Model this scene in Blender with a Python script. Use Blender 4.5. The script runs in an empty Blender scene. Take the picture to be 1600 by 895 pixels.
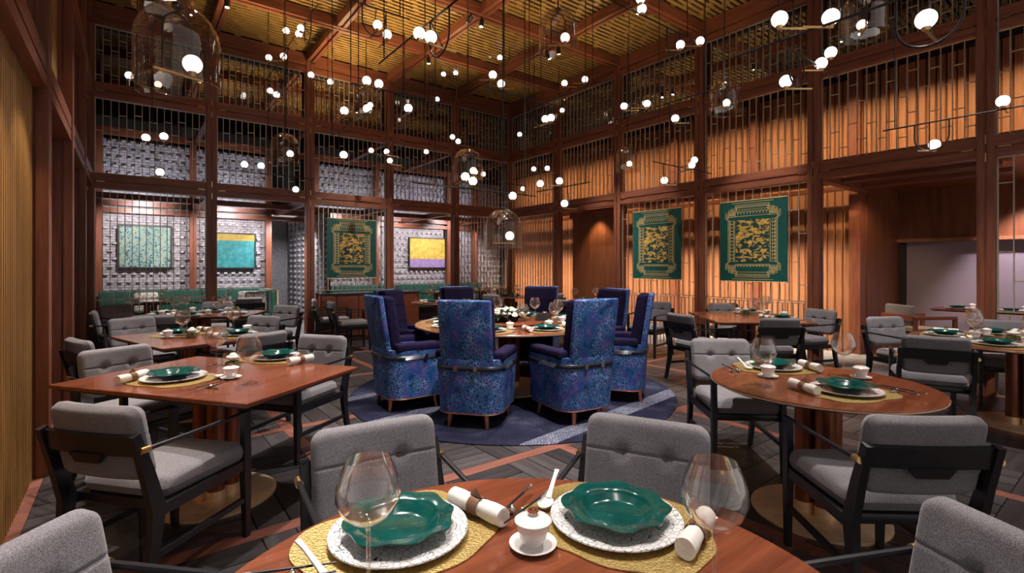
import bpy, bmesh, math, random
from mathutils import Vector, Matrix
random.seed(7)
R = math.radians
PI = math.pi
scene = bpy.context.scene
COL = scene.collection

# ---------------------------------------------------------------- camera, world, exposure
F = 776.3; YAW = 0.6546; CX = 800.0; CY = 416.4; H = 1.42      # photo 1600 x 895
SN, CS = math.sin(YAW), math.cos(YAW)
cam_d = bpy.data.cameras.new('camera')
cam_d.sensor_width = 36.0
cam_d.lens = F / 1600.0 * 36.0
cam_d.shift_y = (CY - 447.5) / 1600.0
cam_d.clip_start = 0.02
cam_o = bpy.data.objects.new('camera', cam_d); COL.objects.link(cam_o)
cam_o.location = (0, 0, H)
cam_o.rotation_euler = (PI / 2, 0, -YAW)
scene.camera = cam_o
vs = scene.view_settings
vs.view_transform = 'Standard'; vs.look = 'None'; vs.gamma = 1.0; vs.exposure = 0.42
vs.use_curve_mapping = False
world = bpy.data.worlds.new('world'); scene.world = world
world.use_nodes = True
world.node_tree.nodes['Background'].inputs[0].default_value = (1.0, 0.90, 0.86, 1)
world.node_tree.nodes['Background'].inputs[1].default_value = 0.34

def spot(name, loc, target, energy, angle, color=(1, .86, .7), blend=.6, radius=.06):
    l = bpy.data.lights.new(name, 'SPOT')
    l.energy = energy; l.spot_size = R(angle); l.spot_blend = blend; l.color = color; l.shadow_soft_size = radius
    o = bpy.data.objects.new(name, l); COL.objects.link(o)
    o.location = loc
    o.rotation_euler = (Vector(target) - Vector(loc)).to_track_quat('-Z', 'Y').to_euler()
    return o

def area(name, loc, target, energy, sx, sy, color=(1, .86, .7), spread=180):
    l = bpy.data.lights.new(name, 'AREA')
    l.shape = 'RECTANGLE'; l.size = sx; l.size_y = sy; l.energy = energy; l.color = color; l.spread = R(spread)
    o = bpy.data.objects.new(name, l); COL.objects.link(o)
    o.location = loc
    o.rotation_euler = (Vector(target) - Vector(loc)).to_track_quat('-Z', 'Y').to_euler()
    return o

# pixel helpers: a pixel gives a direction; distance comes from a plane, a wall or a real size
def px(x, y, z=0.0):
    d = F * (H - z) / (y - CY); r = (x - CX) / F * d
    return Vector((r * CS + d * SN, -r * SN + d * CS, z))
def pxd(x, y, d):
    r = (x - CX) / F * d
    return Vector((r * CS + d * SN, -r * SN + d * CS, H - (y - CY) / F * d))
def ray(x):
    k = (x - CX) / F
    return k * CS + SN, -k * SN + CS
def depth(p): return p[0] * SN + p[1] * CS

# room grid
XR, YB, WB, WR = 7.55, 9.896, 1.613, 1.746
XL = XR - 5 * WB
Z1, Z2, Z3 = 2.722, 4.108, 5.43
BX = [XR - WB * i for i in range(6)]           # back wall post lines, from the corner to the left wall
RY = [YB - WR * i for i in range(7)]           # right wall post lines, from the corner towards the camera

# ---------------------------------------------------------------- materials
MATS = {}
def nodes_of(name):
    m = bpy.data.materials.new(name); m.use_nodes = True
    nt = m.node_tree
    return m, nt, nt.nodes['Principled BSDF']
def ramp(nt, stops):
    n = nt.nodes.new('ShaderNodeValToRGB')
    el = n.color_ramp.elements
    el[0].position, el[0].color = stops[0][0], (*stops[0][1], 1)
    el[1].position, el[1].color = stops[-1][0], (*stops[-1][1], 1)
    for p, c in stops[1:-1]:
        e = el.new(p); e.color = (*c, 1)
    return n
def coords(nt, scale=(1, 1, 1), rot=(0, 0, 0), kind='Object'):
    tc = nt.nodes.new('ShaderNodeTexCoord'); mp = nt.nodes.new('ShaderNodeMapping')
    mp.inputs['Scale'].default_value = scale; mp.inputs['Rotation'].default_value = rot
    nt.links.new(tc.outputs[kind], mp.inputs[0])
    return mp.outputs[0]
def tex(nt, kind, vec, **kw):
    n = nt.nodes.new('ShaderNodeTex' + kind)
    for k, v in kw.items():
        if k in n.inputs: n.inputs[k].default_value = v
        else: setattr(n, k, v)
    nt.links.new(vec, n.inputs['Vector'])
    return n
def bump(nt, sock, strength, dist=.002):
    b = nt.nodes.new('ShaderNodeBump'); b.inputs['Strength'].default_value = strength; b.inputs['Distance'].default_value = dist
    nt.links.new(sock, b.inputs['Height'])
    nt.links.new(b.outputs[0], nt.nodes['Principled BSDF'].inputs['Normal'])
def plain(name, col, rough=.5, metal=0., noise=.12, scale=20, sheen=0., coat=0., spec=None):
    """a colour with a little cloudy variation"""
    m, nt, p = nodes_of(name)
    v = coords(nt)
    n = tex(nt, 'Noise', v, Scale=scale, Detail=3)
    lo = tuple(c * (1 - noise) for c in col); hi = tuple(min(1, c * (1 + noise)) for c in col)
    r = ramp(nt, [(.3, lo), (.7, hi)])
    nt.links.new(n.outputs['Fac'], r.inputs[0]); nt.links.new(r.outputs[0], p.inputs['Base Color'])
    p.inputs['Roughness'].default_value = rough; p.inputs['Metallic'].default_value = metal
    p.inputs['Sheen Weight'].default_value = sheen; p.inputs['Coat Weight'].default_value = coat
    if spec is not None: p.inputs['Specular IOR Level'].default_value = spec
    MATS[name] = m; return m
def wood(name, dark, light, rough=.4, axis='z', scale=1., vary=.0, metal=0., coat=0.):
    m, nt, p = nodes_of(name)
    s = {'x': (1.2, 16, 16), 'y': (16, 1.2, 16), 'z': (16, 16, 1.2)}[axis]
    v = coords(nt, tuple(a * scale for a in s))
    n = tex(nt, 'Noise', v, Scale=1.6, Detail=6, Roughness=.65)
    r = ramp(nt, [(.28, dark), (.72, light)])
    nt.links.new(n.outputs['Fac'], r.inputs[0])
    out = r.outputs[0]
    if vary:
        oi = nt.nodes.new('ShaderNodeObjectInfo'); hs = nt.nodes.new('ShaderNodeHueSaturation')
        mr = nt.nodes.new('ShaderNodeMapRange'); mr.inputs[3].default_value = 1 - vary; mr.inputs[4].default_value = 1 + vary
        nt.links.new(oi.outputs['Random'], mr.inputs[0]); nt.links.new(mr.outputs[0], hs.inputs['Value'])
        nt.links.new(out, hs.inputs['Color']); out = hs.outputs[0]
    nt.links.new(out, p.inputs['Base Color'])
    p.inputs['Roughness'].default_value = rough; p.inputs['Metallic'].default_value = metal; p.inputs['Coat Weight'].default_value = coat
    bump(nt, n.outputs['Fac'], .15, .001)
    MATS[name] = m; return m

wood('post_wood', (.115, .034, .018), (.285, .095, .050), .38, 'z')
wood('beam_wood_x', (.115, .034, .018), (.30, .098, .050), .38, 'x')
wood('beam_wood_y', (.115, .034, .018), (.30, .098, .050), .38, 'y')
wood('table_wood', (.105, .026, .012), (.255, .072, .032), .22, 'x', 1.0, coat=.2)
wood('floor_wood_x', (.020, .017, .018), (.062, .054, .054), .36, 'x', .8, vary=.45)
wood('floor_wood_y', (.020, .017, .018), (.062, .054, .054), .36, 'y', .8, vary=.45)
wood('strip_wood', (.13, .046, .032), (.23, .088, .062), .4, 'x')
wood('slat_gold', (.22, .125, .036), (.42, .26, .085), .42, 'x')
wood('fluted_gold', (.21, .105, .028), (.38, .205, .060), .48, 'z', vary=.12, metal=.1)
wood('copper_board', (.26, .105, .048), (.48, .215, .105), .36, 'z', vary=.14, metal=.25)
wood('copper_panel', (.13, .042, .018), (.27, .092, .038), .38, 'z', .5, metal=.2)
wood('counter_wood', (.11, .028, .015), (.25, .07, .036), .3, 'x')
wood('armchair_wood', (.16, .045, .022), (.30, .09, .045), .35, 'x')
plain('black_wood', (.010, .009, .012), .34, noise=.3)
plain('dark_void', (.006, .005, .005), .9)
plain('dark_wall', (.020, .014, .011), .8)
plain('soffit', (.05, .022, .013), .5)
plain('black_metal', (.035, .032, .032), .32, .6)
plain('bar_metal', (.52, .44, .34), .34, .55)
plain('brass', (.72, .50, .22), .28, 1.)
plain('brass_plate', (.84, .62, .38), .38, .45)
plain('copper', (.62, .25, .15), .28, .95)
plain('column_copper', (.26, .085, .045), .28, .7)
plain('silver', (.7, .68, .64), .2, 1.)
plain('ceramic', (.82, .80, .78), .12, coat=.5, noise=.02)
plain('linen', (.80, .76, .71), .85, noise=.06, scale=120)
plain('leather_ring', (.22, .11, .055), .45)
plain('strap_leather', (.022, .022, .034), .30)
plain('navy_velvet', (.011, .007, .032), .85, sheen=.0, noise=.3, spec=.12)
plain('green_velvet', (.0, .060, .038), .6, sheen=.25, noise=.35, scale=9)
plain('moss', (.06, .10, .02), .9, noise=.6, scale=60)
plain('leaf', (.022, .060, .020), .5, noise=.5)
plain('petal', (.78, .78, .70), .6, noise=.06)
plain('wood_armseat', (.50, .40, .34), .8)
plain('grey_carpet', (.26, .25, .26), .9, noise=.25, scale=6)
plain('grey_panel', (.30, .28, .29), .7, noise=.5, scale=45)
plain('mortar', (.10, .095, .105), .9)
plain('panel_green', (.004, .070, .058), .45)
plain('panel_gold', (.74, .56, .24), .4, .15)
plain('frame_dark', (.015, .012, .010), .5)
plain('blind', (.27, .22, .26), .9, noise=.06, scale=3)
plain('dark_stone', (.03, .032, .036), .25)
plain('cushion_print', (.42, .38, .34), .9, noise=.8, scale=28)

def fabric():
    m, nt, p = nodes_of('grey_fabric')
    v = coords(nt)
    n = tex(nt, 'Noise', v, Scale=330, Detail=2)
    n2 = tex(nt, 'Noise', v, Scale=7, Detail=2)
    r = ramp(nt, [(.33, (.115, .106, .116)), (.68, (.295, .275, .295))])
    nt.links.new(n.outputs['Fac'], r.inputs[0])
    mx = nt.nodes.new('ShaderNodeMixRGB'); mx.blend_type = 'MULTIPLY'; mx.inputs[0].default_value = .35
    nt.links.new(r.outputs[0], mx.inputs[1]); nt.links.new(n2.outputs['Fac'], mx.inputs[2])
    nt.links.new(mx.outputs[0], p.inputs['Base Color'])
    p.inputs['Roughness'].default_value = .92; p.inputs['Sheen Weight'].default_value = .15
    bump(nt, n.outputs['Fac'], .5, .002)
    MATS['grey_fabric'] = m
fabric()
def jacquard():
    m, nt, p = nodes_of('blue_jacquard')
    v = coords(nt)
    n = tex(nt, 'Noise', v, Scale=9, Detail=3)
    base = ramp(nt, [(.32, (.006, .020, .11)), (.44, (.008, .085, .27)), (.54, (.035, .045, .22)), (.68, (.085, .075, .27))])
    nt.links.new(n.outputs['Fac'], base.inputs[0])
    nd = tex(nt, 'Noise', v, Scale=18, Detail=2)
    vm = nt.nodes.new('ShaderNodeVectorMath'); vm.operation = 'MULTIPLY_ADD'
    vm.inputs[1].default_value = (.05, .05, .05)
    nt.links.new(nd.outputs['Color'], vm.inputs[0]); nt.links.new(v, vm.inputs[2])
    vo = tex(nt, 'Voronoi', vm.outputs[0], Scale=34, feature='DISTANCE_TO_EDGE')
    ed = ramp(nt, [(.0, (1, 1, 1)), (.085, (0, 0, 0))])
    nt.links.new(vo.outputs['Distance'], ed.inputs[0])
    mul = nt.nodes.new('ShaderNodeMath'); mul.operation = 'MULTIPLY'
    nm = tex(nt, 'Noise', v, Scale=6, Detail=2)
    mr = nt.nodes.new('ShaderNodeMapRange'); mr.inputs[1].default_value = .38; mr.inputs[2].default_value = .62; mr.inputs[3].default_value = .10; mr.inputs[4].default_value = .85
    nt.links.new(nm.outputs['Fac'], mr.inputs[0])
    nt.links.new(ed.outputs[0], mul.inputs[0]); nt.links.new(mr.outputs[0], mul.inputs[1])
    mx = nt.nodes.new('ShaderNodeMixRGB')
    nt.links.new(mul.outputs[0], mx.inputs[0]); nt.links.new(base.outputs[0], mx.inputs[1]); mx.inputs[2].default_value = (.30, .47, .66, 1)
    nt.links.new(mx.outputs[0], p.inputs['Base Color'])
    p.inputs['Roughness'].default_value = .6; p.inputs['Specular IOR Level'].default_value = .3
    bump(nt, vo.outputs['Distance'], .3, .003)
    MATS['blue_jacquard'] = m
jacquard()
def glaze():
    m, nt, p = nodes_of('emerald_glaze')
    v = coords(nt)
    n = tex(nt, 'Noise', v, Scale=14, Detail=2)
    r = ramp(nt, [(.3, (.0, .046, .040)), (.7, (.002, .074, .063))])
    nt.links.new(n.outputs['Fac'], r.inputs[0]); nt.links.new(r.outputs[0], p.inputs['Base Color'])
    p.inputs['Roughness'].default_value = .16; p.inputs['Coat Weight'].default_value = .6
    MATS['emerald_glaze'] = m
glaze()
def charger_mat():
    m, nt, p = nodes_of('crackle_ceramic')
    v = coords(nt)
    vo = tex(nt, 'Voronoi', v, Scale=62, feature='DISTANCE_TO_EDGE')
    ed = ramp(nt, [(.012, (.03, .03, .035)), (.045, (.80, .78, .77))])
    nt.links.new(vo.outputs['Distance'], ed.inputs[0]); nt.links.new(ed.outputs[0], p.inputs['Base Color'])
    p.inputs['Roughness'].default_value = .14; p.inputs['Coat Weight'].default_value = .4
    MATS['crackle_ceramic'] = m
charger_mat()
def gold_mat():
    m, nt, p = nodes_of('gold_leaf')
    v = coords(nt)
    n = tex(nt, 'Voronoi', v, Scale=150)
    r = ramp(nt, [(.0, (.26, .165, .045)), (.6, (.62, .45, .17))])
    nt.links.new(n.outputs['Distance'], r.inputs[0]); nt.links.new(r.outputs[0], p.inputs['Base Color'])
    p.inputs['Roughness'].default_value = .38; p.inputs['Metallic'].default_value = .75
    bump(nt, n.outputs['Distance'], .6, .002)
    MATS['gold_leaf'] = m
gold_mat()
def rug_mat():
    m, nt, p = nodes_of('rug_pile')
    v = coords(nt, rot=(0, 0, R(-8)))
    sx = nt.nodes.new('ShaderNodeSeparateXYZ'); nt.links.new(v, sx.inputs[0])
    n = tex(nt, 'Noise', v, Scale=3.2, Detail=4)
    base = ramp(nt, [(.3, (.009, .009, .025)), (.52, (.018, .019, .043)), (.75, (.052, .058, .095))])
    nt.links.new(n.outputs['Fac'], base.inputs[0])
    br = tex(nt, 'Brick', v, Scale=14.)
    br.inputs['Color1'].default_value = (.10, .11, .17, 1); br.inputs['Color2'].default_value = (.22, .22, .26, 1)
    br.inputs['Mortar'].default_value = (.02, .02, .05, 1); br.inputs['Mortar Size'].default_value = .035
    # three woven bands across the rug
    fac = None
    for c, w in ((-1.40, .095), (-.02, .09), (.9, .07)):
        s = nt.nodes.new('ShaderNodeMath'); s.operation = 'SUBTRACT'; s.inputs[1].default_value = c; nt.links.new(sx.outputs['Y'], s.inputs[0])
        a = nt.nodes.new('ShaderNodeMath'); a.operation = 'ABSOLUTE'; nt.links.new(s.outputs[0], a.inputs[0])
        l = nt.nodes.new('ShaderNodeMath'); l.operation = 'LESS_THAN'; l.inputs[1].default_value = w; nt.links.new(a.outputs[0], l.inputs[0])
        if fac is None: fac = l.outputs[0]
        else:
            mm = nt.nodes.new('ShaderNodeMath'); mm.operation = 'MAXIMUM'; nt.links.new(fac, mm.inputs[0]); nt.links.new(l.outputs[0], mm.inputs[1]); fac = mm.outputs[0]
    br2 = tex(nt, 'Brick', v, Scale=9.)
    br2.inputs['Color1'].default_value = (1, 1, 1, 1); br2.inputs['Color2'].default_value = (.82, .82, .82, 1); br2.inputs['Mortar'].default_value = (.45, .45, .5, 1)
    mu = nt.nodes.new('ShaderNodeMixRGB'); mu.blend_type = 'MULTIPLY'; mu.inputs[0].default_value = 1
    nt.links.new(base.outputs[0], mu.inputs[1]); nt.links.new(br2.outputs[0], mu.inputs[2])
    mx = nt.nodes.new('ShaderNodeMixRGB'); nt.links.new(fac, mx.inputs[0]); nt.links.new(mu.outputs[0], mx.inputs[1]); nt.links.new(br.outputs[0], mx.inputs[2])
    nt.links.new(mx.outputs[0], p.inputs['Base Color'])
    p.inputs['Roughness'].default_value = .9; p.inputs['Specular IOR Level'].default_value = .12
    nb = tex(nt, 'Noise', v, Scale=120); bump(nt, nb.outputs['Fac'], .5, .004)
    MATS['rug_pile'] = m
rug_mat()
def brick_mat():
    m, nt, p = nodes_of('grey_brick')
    v = coords(nt, kind='Object')
    n = tex(nt, 'Noise', v, Scale=5.5, Detail=5)
    r = ramp(nt, [(.3, (.25, .235, .26)), (.7, (.47, .44, .475))])
    nt.links.new(n.outputs['Fac'], r.inputs[0]); nt.links.new(r.outputs[0], p.inputs['Base Color'])
    p.inputs['Roughness'].default_value = .55
    bump(nt, n.outputs['Fac'], .3, .004)
    MATS['grey_brick'] = m
brick_mat()
def glass(name, tint, lo, hi, power=.35, rough=.0, bmp=.10):
    """thin clear glass: see-through with a fresnel reflection"""
    m = bpy.data.materials.new(name); m.use_nodes = True; nt = m.node_tree
    nt.nodes.remove(nt.nodes['Principled BSDF'])
    tr = nt.nodes.new('ShaderNodeBsdfTransparent'); tr.inputs[0].default_value = (*tint, 1)
    gl = nt.nodes.new('ShaderNodeBsdfGlossy'); gl.inputs['Roughness'].default_value = rough; gl.inputs[0].default_value = (1, .98, .96, 1)
    lw = nt.nodes.new('ShaderNodeLayerWeight'); lw.inputs[0].default_value = power
    mr = nt.nodes.new('ShaderNodeMapRange'); mr.inputs[3].default_value = lo; mr.inputs[4].default_value = hi
    v = coords(nt); n = tex(nt, 'Noise', v, Scale=9, Detail=2)
    b = nt.nodes.new('ShaderNodeBump'); b.inputs['Strength'].default_value = bmp; b.inputs['Distance'].default_value = .01
    nt.links.new(n.outputs['Fac'], b.inputs['Height']); nt.links.new(b.outputs[0], gl.inputs['Normal'])
    mx = nt.nodes.new('ShaderNodeMixShader')
    nt.links.new(lw.outputs['Facing'], mr.inputs[0]); nt.links.new(mr.outputs[0], mx.inputs[0])
    nt.links.new(tr.outputs[0], mx.inputs[1]); nt.links.new(gl.outputs[0], mx.inputs[2])
    nt.links.new(mx.outputs[0], nt.nodes['Material Output'].inputs[0])
    MATS[name] = m
glass('wine_glass', (.985, .985, .98), .03, .80, .30)
glass('bell_glass', (.86, .78, .70), .03, .80, .25, bmp=.35)
glass('smoked_mirror', (.02, .016, .014), .42, .55, .3, bmp=0)
def globe_mat():
    m, nt, p = nodes_of('opal_globe')
    p.inputs['Base Color'].default_value = (.9, .88, .86, 1)
    p.inputs['Emission Color'].default_value = (1, .95, .90, 1); p.inputs['Emission Strength'].default_value = 1.25
    v = coords(nt); n = tex(nt, 'Noise', v, Scale=3); r = ramp(nt, [(.2, (.97, .93, .88)), (.8, (1, .97, .94))])
    nt.links.new(n.outputs['Fac'], r.inputs[0]); nt.links.new(r.outputs[0], p.inputs['Emission Color'])
    MATS['opal_globe'] = m
globe_mat()
def lamp_mat():
    m, nt, p = nodes_of('lamp_face'); p.inputs['Emission Color'].default_value = (1, .9, .78, 1); p.inputs['Emission Strength'].default_value = 9.
    MATS['lamp_face'] = m
lamp_mat()
def painting(name, fn):
    m, nt, p = nodes_of(name); fn(nt, p); p.inputs['Roughness'].default_value = .6; MATS[name] = m
def paint_speckle(nt, p):
    v = coords(nt); vo = tex(nt, 'Voronoi', v, Scale=42)
    n = tex(nt, 'Noise', v, Scale=30, Detail=2)
    r = ramp(nt, [(.36, (.012, .05, .07)), (.46, (.10, .27, .28)), (.52, (.42, .50, .42)), (.58, (.05, .18, .22)), (.66, (.42, .42, .16))])
    nt.links.new(n.outputs['Fac'], r.inputs[0]); nt.links.new(r.outputs[0], p.inputs['Base Color'])
def paint_split(c1a, c1b, c2a, c2b, zsplit):
    def fn(nt, p):
        v = coords(nt); n = tex(nt, 'Noise', v, Scale=11, Detail=5)
        a = ramp(nt, [(.3, c1a), (.7, c1b)]); b = ramp(nt, [(.3, c2a), (.7, c2b)])
        nt.links.new(n.outputs['Fac'], a.inputs[0]); nt.links.new(n.outputs['Fac'], b.inputs[0])
        s = nt.nodes.new('ShaderNodeSeparateXYZ'); nt.links.new(v, s.inputs[0])
        g = nt.nodes.new('ShaderNodeMath'); g.operation = 'GREATER_THAN'; g.inputs[1].default_value = zsplit; nt.links.new(s.outputs['Z'], g.inputs[0])
        mx = nt.nodes.new('ShaderNodeMixRGB'); nt.links.new(g.outputs[0], mx.inputs[0]); nt.links.new(b.outputs[0], mx.inputs[1]); nt.links.new(a.outputs[0], mx.inputs[2])
        nt.links.new(mx.outputs[0], p.inputs['Base Color'])
    return fn
painting('paint_speckle', paint_speckle)
painting('paint_teal', paint_split((.30, .19, .02), (.42, .30, .05), (.005, .13, .15), (.03, .26, .27), .23))
painting('paint_ochre', paint_split((.36, .24, .02), (.56, .42, .07), (.20, .13, .32), (.30, .21, .42), -.17))
def cloud_fn(nt, p):
    v = coords(nt, (1, 1, 1.9)); n = tex(nt, 'Noise', v, Scale=11, Detail=7, Roughness=.62)
    n.inputs['Distortion'].default_value = .6
    r = ramp(nt, [(.50, (.003, .045, .040)), (.515, (.62, .34, .05)), (.58, (.80, .52, .12)), (.60, (.006, .055, .045)), (.66, (.62, .36, .06))])
    nt.links.new(n.outputs['Fac'], r.inputs[0]); nt.links.new(r.outputs[0], p.inputs['Base Color'])
painting('cloud_scene', cloud_fn)

# ---------------------------------------------------------------- mesh helpers
def rot2(p, a):
    c, s = math.cos(a), math.sin(a)
    return (p[0] * c - p[1] * s, p[0] * s + p[1] * c) + tuple(p[2:])
class MB:
    def __init__(self): self.v = []; self.f = []
    def add(self, vs, fs):
        o = len(self.v); self.v += [tuple(x) for x in vs]; self.f += [tuple(i + o for i in f) for f in fs]
        return self
    def box(self, x0, x1, y0, y1, z0, z1):
        return self.add([(x0, y0, z0), (x1, y0, z0), (x1, y1, z0), (x0, y1, z0), (x0, y0, z1), (x1, y0, z1), (x1, y1, z1), (x0, y1, z1)],
                        [(0, 3, 2, 1), (4, 5, 6, 7), (0, 1, 5, 4), (1, 2, 6, 5), (2, 3, 7, 6), (3, 0, 4, 7)])
    def bar(self, a, b, w, h, up=(0, 0, 1)):
        """square bar from a to b"""
        a, b = Vector(a), Vector(b); d = (b - a).normalized(); up = Vector(up)
        s = d.cross(up)
        if s.length < 1e-4: s = d.cross(Vector((1, 0, 0)))
        s.normalize(); u = s.cross(d)
        vs = []
        for p in (a, b):
            for i, j in ((-1, -1), (1, -1), (1, 1), (-1, 1)): vs.append(p + s * (i * w / 2) + u * (j * h / 2))
        return self.add(vs, [(0, 1, 2, 3), (7, 6, 5, 4), (0, 4, 5, 1), (1, 5, 6, 2), (2, 6, 7, 3), (3, 7, 4, 0)])
    def poly_bar(self, pts, sizes, side):
        """bar through points with rectangular sections; side = direction of the section's width"""
        side = Vector(side).normalized(); n = len(pts); vs = []; fs = []
        for i, p in enumerate(pts):
            p = Vector(p); t = Vector(pts[min(i + 1, n - 1)]) - Vector(pts[max(i - 1, 0)]); t.normalize()
            u = side.cross(t).normalized(); w, h = sizes[i]
            for a, b in ((-1, -1), (1, -1), (1, 1), (-1, 1)): vs.append(p + side * (a * w / 2) + u * (b * h / 2))
        for i in range(n - 1):
            for k in range(4): fs.append((i * 4 + k, i * 4 + (k + 1) % 4, i * 4 + 4 + (k + 1) % 4, i * 4 + 4 + k))
        fs += [(3, 2, 1, 0), tuple(n * 4 - 4 + k for k in range(4))]
        return self.add(vs, fs)
    def tube(self, pts, r, n=8, closed=False):
        pts = [Vector(p) for p in pts]; m = len(pts); vs = []; fs = []; u = None
        for i, p in enumerate(pts):
            if closed: t = pts[(i + 1) % m] - pts[i - 1]
            else: t = pts[min(i + 1, m - 1)] - pts[max(i - 1, 0)]
            t.normalize()
            if u is None:
                u = t.cross(Vector((0, 0, 1)))
                if u.length < .1: u = t.cross(Vector((1, 0, 0)))
            u = (u - t * u.dot(t)).normalized(); w = t.cross(u)
            rr = r[i] if isinstance(r, (list, tuple)) else r
            for k in range(n):
                a = 2 * PI * k / n; vs.append(p + (u * math.cos(a) + w * math.sin(a)) * rr)
        for i in range(m if closed else m - 1):
            j = (i + 1) % m
            for k in range(n): fs.append((i * n + k, i * n + (k + 1) % n, j * n + (k + 1) % n, j * n + k))
        if not closed: fs += [tuple(range(n))[::-1], tuple((m - 1) * n + k for k in range(n))]
        return self.add(vs, fs)
    def lathe(self, prof, n=32, c=(0, 0, 0), fn=None, cap=True):
        """revolve (r, z) profile; fn(theta, r, z) may scallop it"""
        vs = []; fs = []; m = len(prof)
        for r, z in prof:
            for k in range(n):
                a = 2 * PI * k / n; rr, zz = (r, z) if fn is None else fn(a, r, z)
                vs.append((c[0] + rr * math.cos(a), c[1] + rr * math.sin(a), c[2] + zz))
        for i in range(m - 1):
            for k in range(n): fs.append((i * n + k, i * n + (k + 1) % n, (i + 1) * n + (k + 1) % n, (i + 1) * n + k))
        if cap:
            if prof[0][0] > 1e-5: fs.append(tuple(range(n))[::-1])
            if prof[-1][0] > 1e-5: fs.append(tuple((m - 1) * n + k for k in range(n)))
        return self.add(vs, fs)
    def ball(self, c, r, n=16, m=10, sz=1.):
        prof = [(max(1e-4, r * math.sin(PI * i / m)), -r * sz * math.cos(PI * i / m)) for i in range(m + 1)]
        return self.lathe(prof, n, c, cap=False)
    def prism(self, pts, z0, z1):
        n = len(pts)
        vs = [(x, y, z0) for x, y in pts] + [(x, y, z1) for x, y in pts]
        return self.add(vs, [tuple(range(n))[::-1], tuple(range(n, 2 * n))] + [(i, (i + 1) % n, n + (i + 1) % n, n + i) for i in range(n)])
    def rbox(self, x0, x1, y0, y1, z0, z1, r, seg=3):
        bm = bmesh.new(); bmesh.ops.create_cube(bm, size=1)
        for v in bm.verts:
            v.co = ((x0 + x1) / 2 + v.co.x * (x1 - x0), (y0 + y1) / 2 + v.co.y * (y1 - y0), (z0 + z1) / 2 + v.co.z * (z1 - z0))
        bmesh.ops.bevel(bm, geom=bm.edges[:] + bm.verts[:], offset=r, segments=seg, profile=.5, affect='EDGES')
        bm.verts.index_update()
        self.add([tuple(v.co) for v in bm.verts], [tuple(v.index for v in f.verts) for f in bm.faces]); bm.free()
        return self
    def xf(self, fn):
        self.v = [tuple(fn(p)) for p in self.v]; return self
    def mesh(self, name, mat, smooth=None):
        me = bpy.data.meshes.new(name); me.from_pydata(self.v, [], self.f); me.validate()
        bm = bmesh.new(); bm.from_mesh(me); bmesh.ops.recalc_face_normals(bm, faces=bm.faces[:]); bm.to_mesh(me); bm.free()
        me.materials.append(MATS[mat])
        if smooth is not None:
            me.shade_smooth(); me.set_sharp_from_angle(angle=R(smooth))
        return me
    def build(self, name, mat, parent=None, smooth=None, loc=None):
        return ob(name, self.mesh(name, mat, smooth), parent, loc)
def ob(name, me, parent=None, loc=None, rz=None):
    o = bpy.data.objects.new(name, me); COL.objects.link(o)
    if parent is not None: o.parent = parent
    if loc is not None: o.location = loc
    if rz is not None: o.rotation_euler = (0, 0, rz)
    return o
def tag(o, label=None, cat=None, group=None, kind=None):
    if label: o['label'] = label
    if cat: o['category'] = cat
    if group: o['group'] = group
    if kind: o['kind'] = kind
    return o
def empty(name, loc=(0, 0, 0), rz=0.):
    o = bpy.data.objects.new(name, None); COL.objects.link(o); o.location = loc; o.rotation_euler = (0, 0, rz); o.empty_display_size = .1
    return o
KIDS = {}
def copy_tree(o, parent=None):
    c = o.copy(); COL.objects.link(c); c.parent = parent
    for ch in o.children: copy_tree(ch, c)
    return c
def place(proto, used, loc, rz, label=None, group=None):
    """first use takes the prototype itself, later ones copy it with its parts"""
    o = proto if not used else copy_tree(proto)
    used.append(1); o.location = loc; o.rotation_euler = (0, 0, rz)
    if label: o['label'] = label
    if group: o['group'] = group
    return o
def struct(name, mb_or_empty, mat=None):
    o = mb_or_empty.build(name, mat) if isinstance(mb_or_empty, MB) else empty(name)
    o['kind'] = 'structure'; return o
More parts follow.
